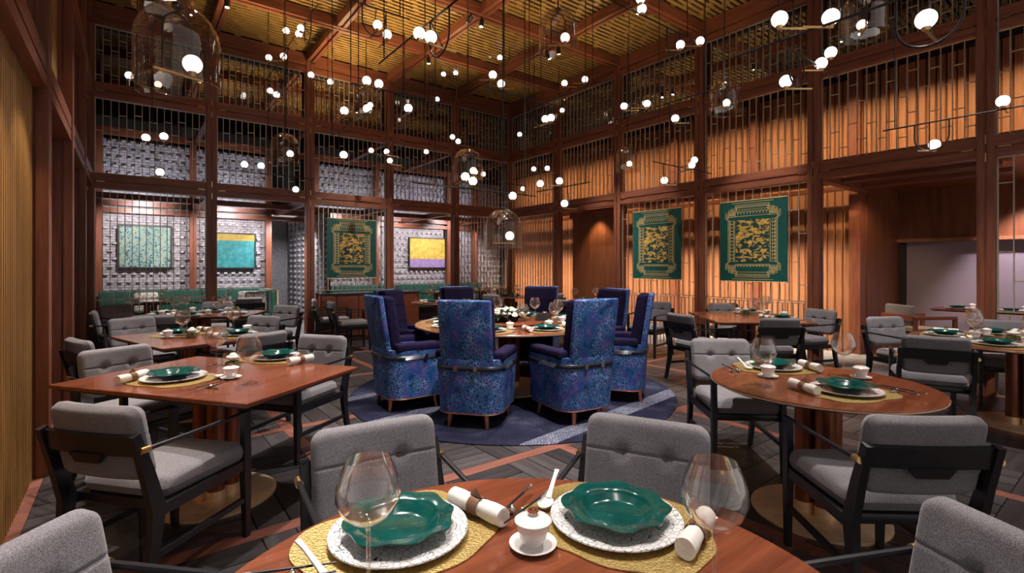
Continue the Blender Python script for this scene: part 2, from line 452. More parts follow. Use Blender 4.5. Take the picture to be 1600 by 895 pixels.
def pad(w, h, t, rc=.05, edge=.03, dimples=(), seam=None, back=.012, nx=30, ny=18, sag=0.):
    """upholstered pad in the y (width) / z (height) plane, front towards +x, with buttoned dimples and a stitched seam"""
    def outline(u, v):
        x, y = u * w / 2, v * h / 2
        dx, dy = abs(x) - (w / 2 - rc), abs(y) - (h / 2 - rc)
        if dx > 0 and dy > 0:
            m = max(dx, dy); l = math.hypot(dx, dy); dx, dy = dx / l * m, dy / l * m
            x = math.copysign(w / 2 - rc + dx, x); y = math.copysign(h / 2 - rc + dy, y)
        return x, y
    us = [math.sin(PI / 2 * (2 * i / nx - 1)) * .55 + (2 * i / nx - 1) * .45 for i in range(nx + 1)]
    ws = [math.sin(PI / 2 * (2 * j / ny - 1)) * .55 + (2 * j / ny - 1) * .45 for j in range(ny + 1)]
    if seam is not None:
        v0 = seam / (h / 2); ws = sorted([v for v in ws if abs(v - v0) > .06] + [v0 - .055, v0 - .022, v0, v0 + .022, v0 + .055]); ny = len(ws) - 1
    vs = []; fs = []
    for side in (1, -1):
        for v in ws:
            for u in us:
                x, y = outline(u, v)
                e = min((1 - abs(u)) * w / 2, (1 - abs(v)) * h / 2)
                k = 1 - min(e / edge, 1); th = (t / 2) * math.sqrt(max(0, 1 - k * k))
                if side == 1:
                    th += sag * (1 - u * u) * (1 - v * v)
                    for (a, b, dp, s) in dimples:
                        th -= dp * math.exp(-((x - a) ** 2 + (y - b) ** 2) / (s * s))
                    if seam is not None: th -= .006 * math.exp(-((y - seam) / .0045) ** 2) * (1 if e > .008 else .4)
                vs.append((side * th, x, y))
    n = (nx + 1) * (ny + 1)
    for s in (0, 1):
        for j in range(ny):
            for i in range(nx):
                q = (s * n + j * (nx + 1) + i, s * n + j * (nx + 1) + i + 1, s * n + (j + 1) * (nx + 1) + i + 1, s * n + (j + 1) * (nx + 1) + i)
                fs.append(q if s == 0 else q[::-1])
    m = MB(); m.add(vs, fs)
    # weld the rims
    return m

# ---------------------------------------------------------------- setting: floor
fl = struct('floor', MB().box(XL - 2.6, 12.4, -1.2, 15.2, -.05, -.012), 'dark_wall')
# copper-red strips on the grid, dark basket-weave planks in the cells
strip_w = .10
for i, x in enumerate(BX + [XL]):
    if i == 6: continue
    MB().box(x - strip_w / 2, x + strip_w / 2, -.9, YB + .1, -.012, 0).build('strip', 'strip_wood', fl)
for y in RY + [YB - 7 * WR]:
    for i in range(5):
        MB().box(BX[i + 1] + strip_w / 2, BX[i] - strip_w / 2, y - strip_w / 2, y + strip_w / 2, -.012, 0).build('strip', 'strip_wood', fl)
planks = []
for ci in range(5):
    for cj in range(-1, 7):
        x0, x1 = BX[ci + 1] + strip_w / 2, BX[ci] - strip_w / 2
        ya = YB - cj * WR
        y0, y1 = ya - WR + strip_w / 2, ya - strip_w / 2
        if cj == -1: continue
        nx_, ny_ = 3, 3
        sx, sy = (x1 - x0) / nx_, (y1 - y0) / ny_
        for a in range(nx_):
            for b in range(ny_):
                for k in range(3):
                    if (a + b) % 2:
                        planks.append((x0 + a * sx, x0 + (a + 1) * sx, y0 + b * sy + k * sy / 3, y0 + b * sy + (k + 1) * sy / 3, 'x'))
                    else:
                        planks.append((x0 + a * sx + k * sx / 3, x0 + a * sx + (k + 1) * sx / 3, y0 + b * sy, y0 + (b + 1) * sy, 'y'))
def in_view(x, y):
    d = x * SN + y * CS; r = x * CS - y * SN
    return d > .9 and abs(r / d) < 1.06
vis = [p for p in planks if in_view((p[0] + p[1]) / 2, (p[2] + p[3]) / 2) and (H * F / depth(((p[0] + p[1]) / 2, (p[2] + p[3]) / 2)) < 560)]
vis.sort(key=lambda p: depth(((p[0] + p[1]) / 2, (p[2] + p[3]) / 2)))
single = set(vis[:300])
pm = {}
rest = {'x': MB(), 'y': MB()}
g = .004
for p in planks:
    x0, x1, y0, y1, ax = p
    if p in single:
        sx, sy = x1 - x0, y1 - y0
        key = (ax, round(sx, 3), round(sy, 3))
        if key not in pm: pm[key] = MB().box(-sx / 2 + g, sx / 2 - g, -sy / 2 + g, sy / 2 - g, -.012, 0).mesh('plank', 'floor_wood_' + ax)
        o = ob('plank', pm[key], fl, ((x0 + x1) / 2, (y0 + y1) / 2, random.uniform(-.0015, .0)))
    elif in_view((x0 + x1) / 2, (y0 + y1) / 2):
        rest[ax].box(x0 + g, x1 - g, y0 + g, y1 - g, -.012, -.0005)
for ax in 'xy':
    if rest[ax].v: tag(rest[ax].build('plank_field', 'floor_wood_' + ax, fl), kind='stuff')
MB().box(XL, 9.4, YB + .1, 13.2, -.012, -.002).build('passage_floor', 'grey_carpet', fl)
MB().box(XR + .05, 9.4, -1, YB + .1, -.012, -.002).build('corridor_floor', 'grey_carpet', fl)
MB().box(9.4, 12.2, -1, 3.0, -.012, .0).build('room_floor', 'counter_wood', fl)
MB().box(9.9, 10.6, -.6, 2.3, .0, .008).build('inset_carpet', 'grey_carpet', fl)

# ---------------------------------------------------------------- setting: ceiling
ce = struct('ceiling', MB().box(XL - .2, 9.6, -1.0, 13.3, 5.70, 5.75), 'dark_void')
slat = MB().box(-(XR - XL) / 2, (XR - XL) / 2, -.026, .026, -.030, .0).mesh('slat', 'slat_gold')
pitch = WR / 18
ys = []
y = -.5
while y < YB - .1:
    ob('slat', slat, ce, ((XL + XR) / 2, y, 5.50)); ys.append(y); y += pitch
clips = MB()
for k, y in enumerate(ys):
    for i in range(5):
        for c in (.22, .5, .78):
            xx = BX[i + 1] + WB * (c + .06 * ((k % 4) - 1.5) / 1.5)
            clips.box(xx - .05, xx + .05, y + .027, y + pitch - .027, 5.455, 5.485)
tag(clips.build('slat_clip', 'slat_gold', ce), kind='stuff')
for i, x in enumerate(BX):
    m = MB().box(x - .075, x - .02, -.9, YB, 5.30, 5.46); m.box(x + .02, x + .075, -.9, YB, 5.30, 5.46); m.box(x - .02, x + .02, -.9, YB, 5.33, 5.46)
    m.build('ceiling_beam', 'beam_wood_y', ce)
for y in RY:
    m = MB().box(XL, XR, y - .075, y - .02, 5.29, 5.45); m.box(XL, XR, y + .02, y + .075, 5.29, 5.45); m.box(XL, XR, y - .02, y + .02, 5.32, 5.45)
    m.build('ceiling_beam', 'beam_wood_x', ce)
MB().box(XL - .2, 9.6, YB + .12, 13.3, 5.44, 5.5).build('rear_soffit', 'soffit', ce)

# ---------------------------------------------------------------- setting: lattice walls
wb = struct('wall_back', None); wr = struct('wall_right', None); wl = struct('wall_left', None)
post_me = None
def post(parent, x, y, z0=0., z1=5.3, s=.15):
    """four slim members round a dark core"""
    m = MB(); h = s / 2; q = h * .82
    for a in (-1, 1):
        for b in (-1, 1): m.box(x + (a * h if a < 0 else h * .12), x + (a * h * .12 if a < 0 else h), y + (b * h if b < 0 else h * .12), y + (b * h * .12 if b < 0 else h), z0, z1)
    m.box(x - q, x + q, y - q, y + q, z0, z1)
    return m.build('post', 'post_wood', parent)
for i, x in enumerate(BX): post(wb, x, YB)
for y in RY[1:]: post(wr, XR, y)
for y in RY[1:6]: post(wl, XL, y)
def beam(parent, axis, a0, a1, c, z, hh=.13):
    """double beam with a recessed groove"""
    m = MB()
    for z0, z1, t in ((z + .012, z + hh, .065), (z - .012, z + .012, .04), (z - hh + .03, z - .012, .065)):
        if axis == 'x': m.box(a0, a1, c - t, c + t, z0, z1)
        else: m.box(c - t, c + t, a0, a1, z0, z1)
    return m.build('beam', 'beam_wood_' + axis, parent)
for z in (Z1, Z2, 5.22):
    for i in range(5): beam(wb, 'x', BX[i + 1] + .076, BX[i] - .076, YB, z)
    for i in range(6): beam(wr, 'y', RY[i + 1] + .076, RY[i] - .076, XR, z)
    for i in range(5): beam(wl, 'y', RY[i + 1] + .076, RY[i] - .076, XL, z)
# brass cross inlays at the joints
for i in range(0, 6):
    for z in (Z1, Z2):
        m = MB(); x = BX[i]; y = YB - .077
        for a, b, c, d in ((.10, .20, -.006, .006), (-.20, -.10, -.006, .006), (-.006, .006, .05, .15), (-.006, .006, -.15, -.05)):
            m.box(x + a, x + b, y - .003, y + .012, z + c, z + d)
        m.build('brass_inlay', 'brass', wb)
for i in range(1, 6):
    for z in (Z1, Z2):
        m = MB(); y = RY[i]; x = XR - .077
        for a, b, c, d in ((.10, .20, -.006, .006), (-.20, -.10, -.006, .006), (-.006, .006, .05, .15), (-.006, .006, -.15, -.05)):
            m.box(x - .003, x + .012, y + a, y + b, z + c, z + d)
        m.build('brass_inlay', 'brass', wr)
bar_cache = {}
def lattice(parent, axis, a0, a1, c, z0, z1, n, kind='tall', dense=False):
    """a metal lattice: rim, upright bars (each its own part) and staggered ties"""
    rim = MB()
    def bx(m, p0, p1, q0, q1, w=.010):
        if axis == 'x': m.box(p0, p1, c - w, c + w, q0, q1)
        else: m.box(c - w, c + w, p0, p1, q0, q1)
    bx(rim, a0, a0 + .014, z0, z1); bx(rim, a1 - .014, a1, z0, z1)
    bx(rim, a0 + .014, a1 - .014, z1 - .012, z1); bx(rim, a0 + .014, a1 - .014, z0, z0 + .012)
    st = (a1 - a0) / n
    for k in range(n):
        p0, p1 = a0 + k * st + .007, a0 + (k + 1) * st - .007
        hh = z1 - z0
        lv = (.36, .80) if k % 2 else (.17, .60)
        if kind == 'rail': lv = ()
        for l in lv:
            q = z0 + hh * (l + .03 * ((k // 2) % 3 - 1)); bx(rim, p0, p1, q - .005, q + .005, .008)
    rm = rim.build('lattice_panel', 'bar_metal', parent)
    key = (axis, round(z1 - z0, 3))
    if key not in bar_cache:
        w = .0048; hh = z1 - z0 - .024
        bar_cache[key] = (MB().box(-w, w, -.012, .012, 0, hh) if axis == 'x' else MB().box(-.012, .012, -w, w, 0, hh)).mesh('bar', 'bar_metal')
    for k in range(1, n):
        p = a0 + k * st
        ob('bar', bar_cache[key], rm, (p, c, z0 + .012) if axis == 'x' else (c, p, z0 + .012))
    return rm
def tiers(z): return z
# upper tiers
for i in range(5):
    a0, a1 = BX[i + 1] + .08, BX[i] - .08
    lattice(wb, 'x', a0, a1, YB, Z2 + .13, 5.12, 15); lattice(wb, 'x', a0, a1, YB, Z1 + .13, Z2 - .10, 15)
for i in range(6):
    a0, a1 = RY[i + 1] + .08, RY[i] - .08
    lattice(wr, 'y', a0, a1, XR, Z2 + .13, 5.12, 15); lattice(wr, 'y', a0, a1, XR, Z1 + .13, Z2 - .10, 15)
# ground tier: bays that carry lattice down to the floor
for i in (4, 0):
    a0, a1 = BX[i + 1] + .08, BX[i] - .08
    lattice(wb, 'x', a0, a1, YB, .91, Z1 - .10, 16, 'rail'); lattice(wb, 'x', a0, a1, YB, 0., .90, 16, 'rail')
lattice(wb, 'x', BX[3] + .08, BX[2] - .08, YB, .95, Z1 - .10, 16, 'rail')
for i in (0, 2, 3, 5):
    a0, a1 = RY[i + 1] + .08, RY[i] - .08
    lattice(wr, 'y', a0, a1, XR, .92, Z1 - .10, 12 if i else 16, 'tall'); lattice(wr, 'y', a0, a1, XR, 0., .90, 22 if i in (2, 3) else 16, 'rail')
# smoked mirrors behind the top tier
for i in range(5): MB().box(BX[i + 1] + .02, BX[i] - .02, YB + .085, YB + .10, Z2 + .13, 5.28).build('mirror', 'smoked_mirror', wb)
for i in range(6): MB().box(XR + .085, XR + .10, RY[i + 1] + .02, RY[i] - .02, Z2 + .13, 5.28).build('mirror', 'smoked_mirror', wr)

# left wall: fluted gold bay, wood piers and gold boards above
rib = MB().prism([(0, -.027), (.026, -.012), (.026, .012), (0, .027)], 0, 1).mesh('rib', 'fluted_gold')
y0, y1 = 2.2, RY[3] - .09
k = 0; y = y1 - .02
wlb = MB().box(XL - .08, XL - .03, y0, y1, 0, Z1 - .1).build('fluted_panel', 'fluted_gold', wl)
while y > y0:
    o = ob('rib', rib, wlb, (XL - .03, y, 0)); o.scale = (1, 1, Z1 - .1); y -= .060; k += 1
bm_ = MB().prism([(0, -.048), (.012, -.048), (.018, -.03), (.018, .03), (.012, .048), (0, .048)], 0, 1).mesh('board', 'fluted_gold')
for tz0, tz1 in ((Z1 + .13, Z2 - .10), (Z2 + .13, 5.1)):
    for i in range(5):
        a0, a1 = RY[i + 1] + .08, RY[i] - .08
        n = 16
        for k in range(n):
            if i == 3 and k > 30: continue
            o = ob('board', bm_, wl, (XL - .05, a0 + (k + .5) * (a1 - a0) / n, tz0)); o.scale = (1, 1, tz1 - tz0)
MB().box(XL - .12, XL - .055, 1., YB, Z1, 5.4).build('backing', 'dark_wall', wl)
# ground floor piers beyond the fluted bay
for i in range(0, 3):
    a0, a1 = RY[i + 1] + .075, RY[i] - .075
    MB().box(XL - .95, XL - .90, a0, a1, 0, Z1).build('rear_panel', 'post_wood', wl)
    for yy in (a0 + .35, a1 - .30): MB().box(XL - .30, XL - .06, yy - .10, yy + .10, 0, Z1 - .1).build('pier', 'post_wood', wl)
MB().box(XL - 1., XL, 4.3, YB, Z1 - .02, Z1 + .1).build('side_soffit', 'dark_wall', wl)

# ---------------------------------------------------------------- grey brick walls beyond the back lattice
BYW = 12.9
def brick_wall(name, x0, x1, z0=.0, z1=4.02):
    root = struct(name, MB().box(x0, x1, BYW, BYW + .12, z0, z1), 'mortar')
    bw, bh = .150, .052
    field = MB(); heads = []
    nz = int((z1 - z0) / bh)
    for r in range(nz):
        z = z0 + r * bh; off = 0 if r % 2 else bw / 2
        x = x0 - off; c = 0
        while x < x1 - .01:
            a, b = max(x, x0), min(x + bw, x1)
            if b - a > .03:
                pr = random.choice((.010, .013, .016))
                field.box(a + .004, b - .004, BYW - pr, BYW + .01, z + .004, z + bh - .004)
                if r % 3 == 0 and x + bw * .7 < x1 and x + bw * .3 > x0: heads.append((x + bw * .5, z))
            x += bw; c += 1
    tag(field.build('brick_field', 'grey_brick', root), kind='stuff')
    hm = MB().box(-.036, .036, -.060, .01, .004, bh - .004).mesh('brick', 'grey_brick')
    def size(h): return -depth((h[0], BYW)) + (5 if 1.0 < h[1] < 2.7 else 0) + (-99 if h[1] < .9 else 0)
    heads.sort(key=size, reverse=True)
    more = MB()
    for k, (x, z) in enumerate(heads):
        if k < 300: ob('brick', hm, root, (x, BYW - .012, z))
        else: more.box(x - .036, x + .036, BYW - .072, BYW, z + .004, z + bh - .004)
    if more.v: tag(more.build('header_brick_field', 'grey_brick', root), kind='stuff')
    return root
brick_wall('wall_brick_west', -.55, 2.52)
brick_wall('wall_brick_east', 3.58, 9.40)
# brick return beside the passage, secondary frame, passage panels
sw = struct('wall_passage', MB().box(3.50, 3.58, 11.4, 14.9, 0, 2.75), 'mortar')
m = MB()
for r in range(38):
    for c in range(17):
        y = 11.4 + c * .205 + (0 if r % 2 else .1)
        if y + .2 < 14.9: m.box(3.44 if (r % 2 == 0 and c % 2 == 0) else 3.485, 3.51, y + .004, y + .2, r * .07 + .004, r * .07 + .066)
tag(m.build('brick_field', 'grey_brick', sw), kind='stuff')
sp = struct('wall_passage_end', MB().box(1.6, 3.5, 14.9, 15.0, 0, 2.75), 'grey_panel')
for k in range(4): MB().box(1.6 + k * .47, 2.05 + k * .47, 14.86, 14.9, 0, 2.7).build('panel', 'grey_panel', sp)
MB().box(2.52, 2.60, 12.9, 14.9, 0, 2.75).build('side_panel', 'grey_panel', sp)
fr = struct('trim_1', None)
for x in (-.5, 1.07, 2.56, 3.62, 5.2, 7.4, 8.3): MB().box(x - .06, x + .06, 12.66, 12.80, 0, 4.2).build('post', 'post_wood', fr)
for z in (2.55, 2.70): MB().box(-.5, 8.5, 12.68, 12.78, z - .05, z + .05).build('beam', 'beam_wood_x', fr)
for x in BX[:5]: MB().box(x - .05, x + .05, YB + .08, 12.66, 2.62, 2.74).build('beam', 'beam_wood_y', fr)
for x in BX[:5]: MB().box(x - .05, x + .05, YB + .08, 12.66, 4.02, 4.14).build('beam', 'beam_wood_y', fr)
MB().box(-.5, 8.5, 12.68, 12.78, 4.05, 4.2).build('beam', 'beam_wood_x', fr)
MB().box(-.5, 8.5, 11.2, 11.3, 2.62, 2.72).build('beam', 'beam_wood_x', fr)
struct('wall_dark_rear', MB().box(-1.6, 2.5, 13.1, 13.2, 0, 5.6), 'dark_wall')
struct('wall_upper_corridor', MB().box(9.44, 9.56, -3., 3.05, 2.9, 5.6), 'dark_wall')
struct('wall_dark_upper', MB().box(2.5, 9.6, 13.1, 13.2, 2.75, 5.6), 'dark_wall')
struct('wall_dark_west', MB().box(-.75, -.62, YB, 13.1, 0, 5.6), 'post_wood')

# ---------------------------------------------------------------- corridor wall behind the right lattice
wu_ = bpy.data.objects['wall_upper_corridor']
wc = struct('wall_corridor', MB().box(9.44, 9.56, 3.05, 13.1, 0, 5.6), 'dark_wall')
bd = MB().prism([(0, -.055), (-.03, -.042), (-.03, .042), (0, .055)], 0, 4.5).mesh('board', 'copper_board')
y = 3.10
while y < 12.6:
    ob('board', bd, wc, (9.44, y + .057, 0)); y += .115
ub = MB().prism([(0, -.055), (-.03, -.042), (-.03, .042), (0, .055)], 0, 1.6).mesh('board', 'copper_board')
y = 3.0
while y > -1.2:
    ob('board', ub, wu_, (9.44, y - .02, 2.92)); y -= .115
for y in (3.02, 4.66, 6.4, 8.15): MB().box(9.34, 9.42, y - .08, y + .08, 0, 4.6).build('pilaster', 'post_wood', wc)
co = struct('ceiling_corridor', None)
for i in range(4):
    MB().box(XR + .10, 9.40, RY[i + 1] - .06, RY[i + 1] + .06, 2.62, 2.74).build('beam', 'beam_wood_x', co)
for k, x in enumerate((8.3, 8.42, 9.1, 9.22)): MB().box(x, x + .07, RY[5], 12.6, 2.66, 2.72).build('soffit_board', 'beam_wood_y', co)
# flat timber leaf closing the second bay
dr = struct('door_1', MB().box(7.95, 8.0, RY[2] + .3, RY[1] - .05, 0, 2.5), 'copper_panel')
MB().box(7.90, 7.95, RY[2] + .16, RY[2] + .3, 0, 2.55).build('door_jamb', 'post_wood', dr)
MB().box(7.90, 8.0, RY[2] + .16, RY[1], 2.5, 2.62).build('door_head', 'beam_wood_y', dr)

# ---------------------------------------------------------------- private room seen through the open bay
ps = struct('wall_private_side', MB().box(9.62, 11.3, 2.96, 3.04, 0, 2.95), 'copper_panel')
for k in range(3): MB().box(9.66 + k * .55, 10.19 + k * .55, 2.94, 2.96, .1, 2.6).build('panel', 'copper_panel', ps)
MB().box(9.40, 9.62, 2.95, 3.10, 0, 2.95).build('pier', 'post_wood', ps)
pe = struct('wall_private_end', MB().box(11.3, 11.4, -3., 3.04, 1.86, 2.9), 'copper_panel')
MB().box(11.3, 11.36, 2.84, 2.96, 0, 1.86).build('jamb', 'dark_wall', pe)
MB().box(11.20, 11.3, -3., 2.96, 1.86, 1.92).build('ledge', 'copper_board', pe)
wn = struct('window_1', MB().box(11.42, 11.46, -3., 2.9, 0.1, 1.9), 'frame_dark')
MB().box(11.38, 11.40, -3., 2.86, .15, 1.86).build('roller_blind', 'blind', wn)
struct('ceiling_private', MB().box(XR + .08, 11.5, -3., 2.955, 2.80, 2.9), 'copper_panel')

# ---------------------------------------------------------------- artworks
def art_panel(label, axis, a, b, c, z0, z1):
    """green hanging panel with gold stepped border and cloud scene; local x runs along the panel, front is -y"""
    w, h = b - a, z1 - z0
    root = empty('wall_panel', ((a + b) / 2, c, (z0 + z1) / 2) if axis == 'x' else (c, (a + b) / 2, (z0 + z1) / 2), 0 if axis == 'x' else -PI / 2)
    tag(root, label, 'artwork', 'green and gold hanging panels')
    X, Z = w / 2, h / 2
    MB().box(-X, X, -.012, .012, -Z, Z).build('board', 'panel_green', root)
    m = MB()
    m.box(-X, X, -.016, .016, Z, Z + .012); m.box(-X, X, -.016, .016, -Z - .012, -Z)
    m.build('edge_rail', 'panel_gold', root)
    sx, sz = X * .50, Z * .52
    MB().box(-sx, sx, -.016, -.012, -sz, sz).build('scene_field', 'cloud_scene', root)
    g = MB(); t = .0030
    def line(x0, z0_, x1, z1_):
        g.box(min(x0, x1) - t, max(x0, x1) + t, -.0155, -.012, min(z0_, z1_) - t, max(z0_, z1_) + t)
    def path(ps):
        for p, q in zip(ps, ps[1:]): line(*p, *q)
    # stepped outline, drawn three times inwards
    for k, o in enumerate((.0, .022, .040)):
        A, B = X * .82 - o, Z * .90 - o
        for s in (1, -1):
            for u in (1, -1):
                pts = [(0, B), (A * .62, B), (A * .62, B - .05), (A * .78, B - .05), (A * .78, B - .11), (A, B - .11), (A, B - .20), (A * .9, B - .20), (A * .9, 0)]
                path([(s * x, u * z) for x, z in pts])
    for s in (1, -1):
        for u in (1, -1):      # fretted corner blocks
            cx_, cz_ = s * X * .62, u * Z * .70
            for e in (.055, .036, .018): path([(cx_ - e, cz_ - e), (cx_ + e, cz_ - e), (cx_ + e, cz_ + e), (cx_ - e, cz_ + e), (cx_ - e, cz_ - e)])
        for k in range(12):    # side key pattern
            z = -sz + (k + .5) * 2 * sz / 12; x = s * X * .635
            e = sz / 14
            path([(x - .035, z - e), (x + .035, z - e), (x + .035, z + e), (x - .018, z + e), (x - .018, z)])
        for k in range(11):    # scalloped rows above and below
            x = -X * .48 + k * X * .096; zc = s * Z * .66
            for q in range(6):
                a0, a1 = PI * q / 6, PI * (q + 1) / 6
                g.bar((x + .026 * math.cos(a0), -.0138, zc + .05 * math.sin(a0)), (x + .026 * math.cos(a1), -.0138, zc + .05 * math.sin(a1)), .006, .0035, (0, 1, 0))
        line(-X * .52, s * Z * .62, X * .52, s * Z * .62); line(-X * .52, s * Z * .78, X * .52, s * Z * .78)
        line(-X * .62, s * Z * .955, X * .62, s * Z * .955)
        line(s * X * .535, -sz, s * X * .535, sz)
    g.build('gold_fretwork', 'panel_gold', root)
    return root
art_panel('green panel with gold cloud scene hung on the lattice above the counter', 'x', 3.02, 4.02, YB - .05, 1.2, 2.36)
art_panel('green and gold cloud panel on the right lattice nearer the far corner', 'y', 5.0, 6.02, XR - .05, 1.2, 2.43)
art_panel('green and gold cloud panel on the right lattice beside the private room', 'y', 3.26, 4.28, XR - .05, 1.2, 2.43)
def canvas(label, x0, x1, z0, z1, mat):
    r = empty('painting', ((x0 + x1) / 2, BYW - .10, (z0 + z1) / 2)); tag(r, label, 'painting', 'paintings on the grey brick')
    w, h = (x1 - x0) / 2, (z1 - z0) / 2
    MB().box(-w, w, -.02, .0, -h, h).build('canvas', mat, r)
    m = MB(); f = .025
    m.box(-w - f, -w, -.04, .05, -h - f, h + f); m.box(w, w + f, -.04, .05, -h - f, h + f); m.box(-w, w, -.04, .05, h, h + f); m.box(-w, w, -.04, .05, -h - f, -h)
    m.box(-w, w, .0, .05, -h, h)
    m.build('frame', 'frame_dark', r)
canvas('speckled pale teal painting on grey brick behind the lattice', -.18, .67, 1.41, 2.25, 'paint_speckle')
canvas('teal painting with ochre top band on grey brick', 1.40, 2.28, 1.40, 2.16, 'paint_teal')
canvas('ochre painting with lilac lower band on grey brick', 6.20, 7.32, 1.40, 2.22, 'paint_ochre')

# ---------------------------------------------------------------- rug
rg = MB().lathe([(0.001, .0), (1.80, .0), (1.81, .006), (1.80, .014), (.001, .014)], 96).build('rug', 'rug_pile', None, 40, (3.5, 4.55, .001))
tag(rg, 'round navy rug with woven pale bands under the blue chairs', 'rug')

# ---------------------------------------------------------------- grey dining armchair (faces +x, origin on the floor)
def make_chair():
    r = empty('dining_armchair'); r['category'] = 'chair'
    s = pad(.475, .50, .095, .06, .04, sag=.012)
    s.xf(lambda p: (p[2] + .015, p[1] * (1 + .06 * p[2]), .452 + p[0]))
    s.build('seat', 'grey_fabric', r, 50)
    MB().rbox(-.235, .255, -.235, .235, .362, .408, .008, 2).build('seat_frame', 'black_wood', r, 40)
    b = pad(.455, .33, .072, .05, .03, dimples=((-.085, .035, .034, .016), (.085, .035, .034, .016)), seam=.035)
    tilt = R(12)
    def lean(p):
        x, y, z = p
        x += .08 * (y * y) / .0625 * .25          # gentle wrap
        return (-.318 + x * math.cos(tilt) - z * math.sin(tilt), y, .680 + z * math.cos(tilt) + x * math.sin(tilt))
    b.xf(lean); bk = b.build('backrest', 'grey_fabric', r, 50)
    rail = MB(); n = 8
    pts = []
    for i in range(n + 1):
        y = -.252 + .504 * i / n; pts.append((-.372 + .08 * (y * y) / .0625 * .25, y, .690))
    rail.poly_bar(pts, [(.088, .020)] * (n + 1), (-.2, 0, 1))
    rl = rail.build('back_rail', 'black_wood', r, 40)
    hm = MB(); hm.prism([(-.085, .0), (.085, .0), (.06, .042), (-.06, .042)], -.010, .010)
    hm.xf(lambda p: (-.372 + p[2] + p[1] * .2, p[0], .652 - p[1])); hm.build('rail_tongue', 'black_wood', rl)
    for sgn in (1, -1):
        y = sgn * .242
        MB().poly_bar([(-.345, y, 0), (-.285, y, .26), (-.272, y, .40), (-.318, y, .57), (-.372, y, .738)],
                      [(.030, .030), (.032, .048), (.034, .064), (.032, .050), (.028, .034)], (0, 1, 0)).build('leg', 'black_wood', r, 30)
        MB().poly_bar([(.258, y * .94, 0), (.252, y * .94, .38), (.250, y * .94, .652)], [(.026, .028), (.034, .050), (.030, .040)], (0, 1, 0)).build('leg', 'black_wood', r, 30)
        MB().bar((-.262, y, .385), (.24, y * .94, .385), .026, .05).build('side_rail', 'black_wood', r)
        MB().bar((-.292, y, .20), (.252, y * .94, .20), .020, .028).build('stretcher', 'black_wood', r)
        am = MB().tube([(-.352, sgn * .262, .672), (-.05, sgn * .252, .664), (.256, sgn * .236, .656)], .0095, 8).build('arm', 'black_wood', r, 40)
        MB().tube([(-.362, sgn * .262, .6725), (-.322, sgn * .262, .671)], .014, 10).build('brass_cap', 'brass', am, 40)
    return r
chair0 = make_chair(); chair_used = []
GC = 'grey dining armchairs'
def chair(x, y, deg, label, group=GC):
    return place(chair0, chair_used, (x, y, 0), R(deg), label, group)
def chair_px(a, b, deg, label, zt=.84, group=GC):
    """from the two top corners of the backrest in the photo"""
    p = (px(*a, zt) + px(*b, zt)) / 2
    return chair(p.x + .36 * math.cos(R(deg)), p.y + .36 * math.sin(R(deg)), deg, label, group)

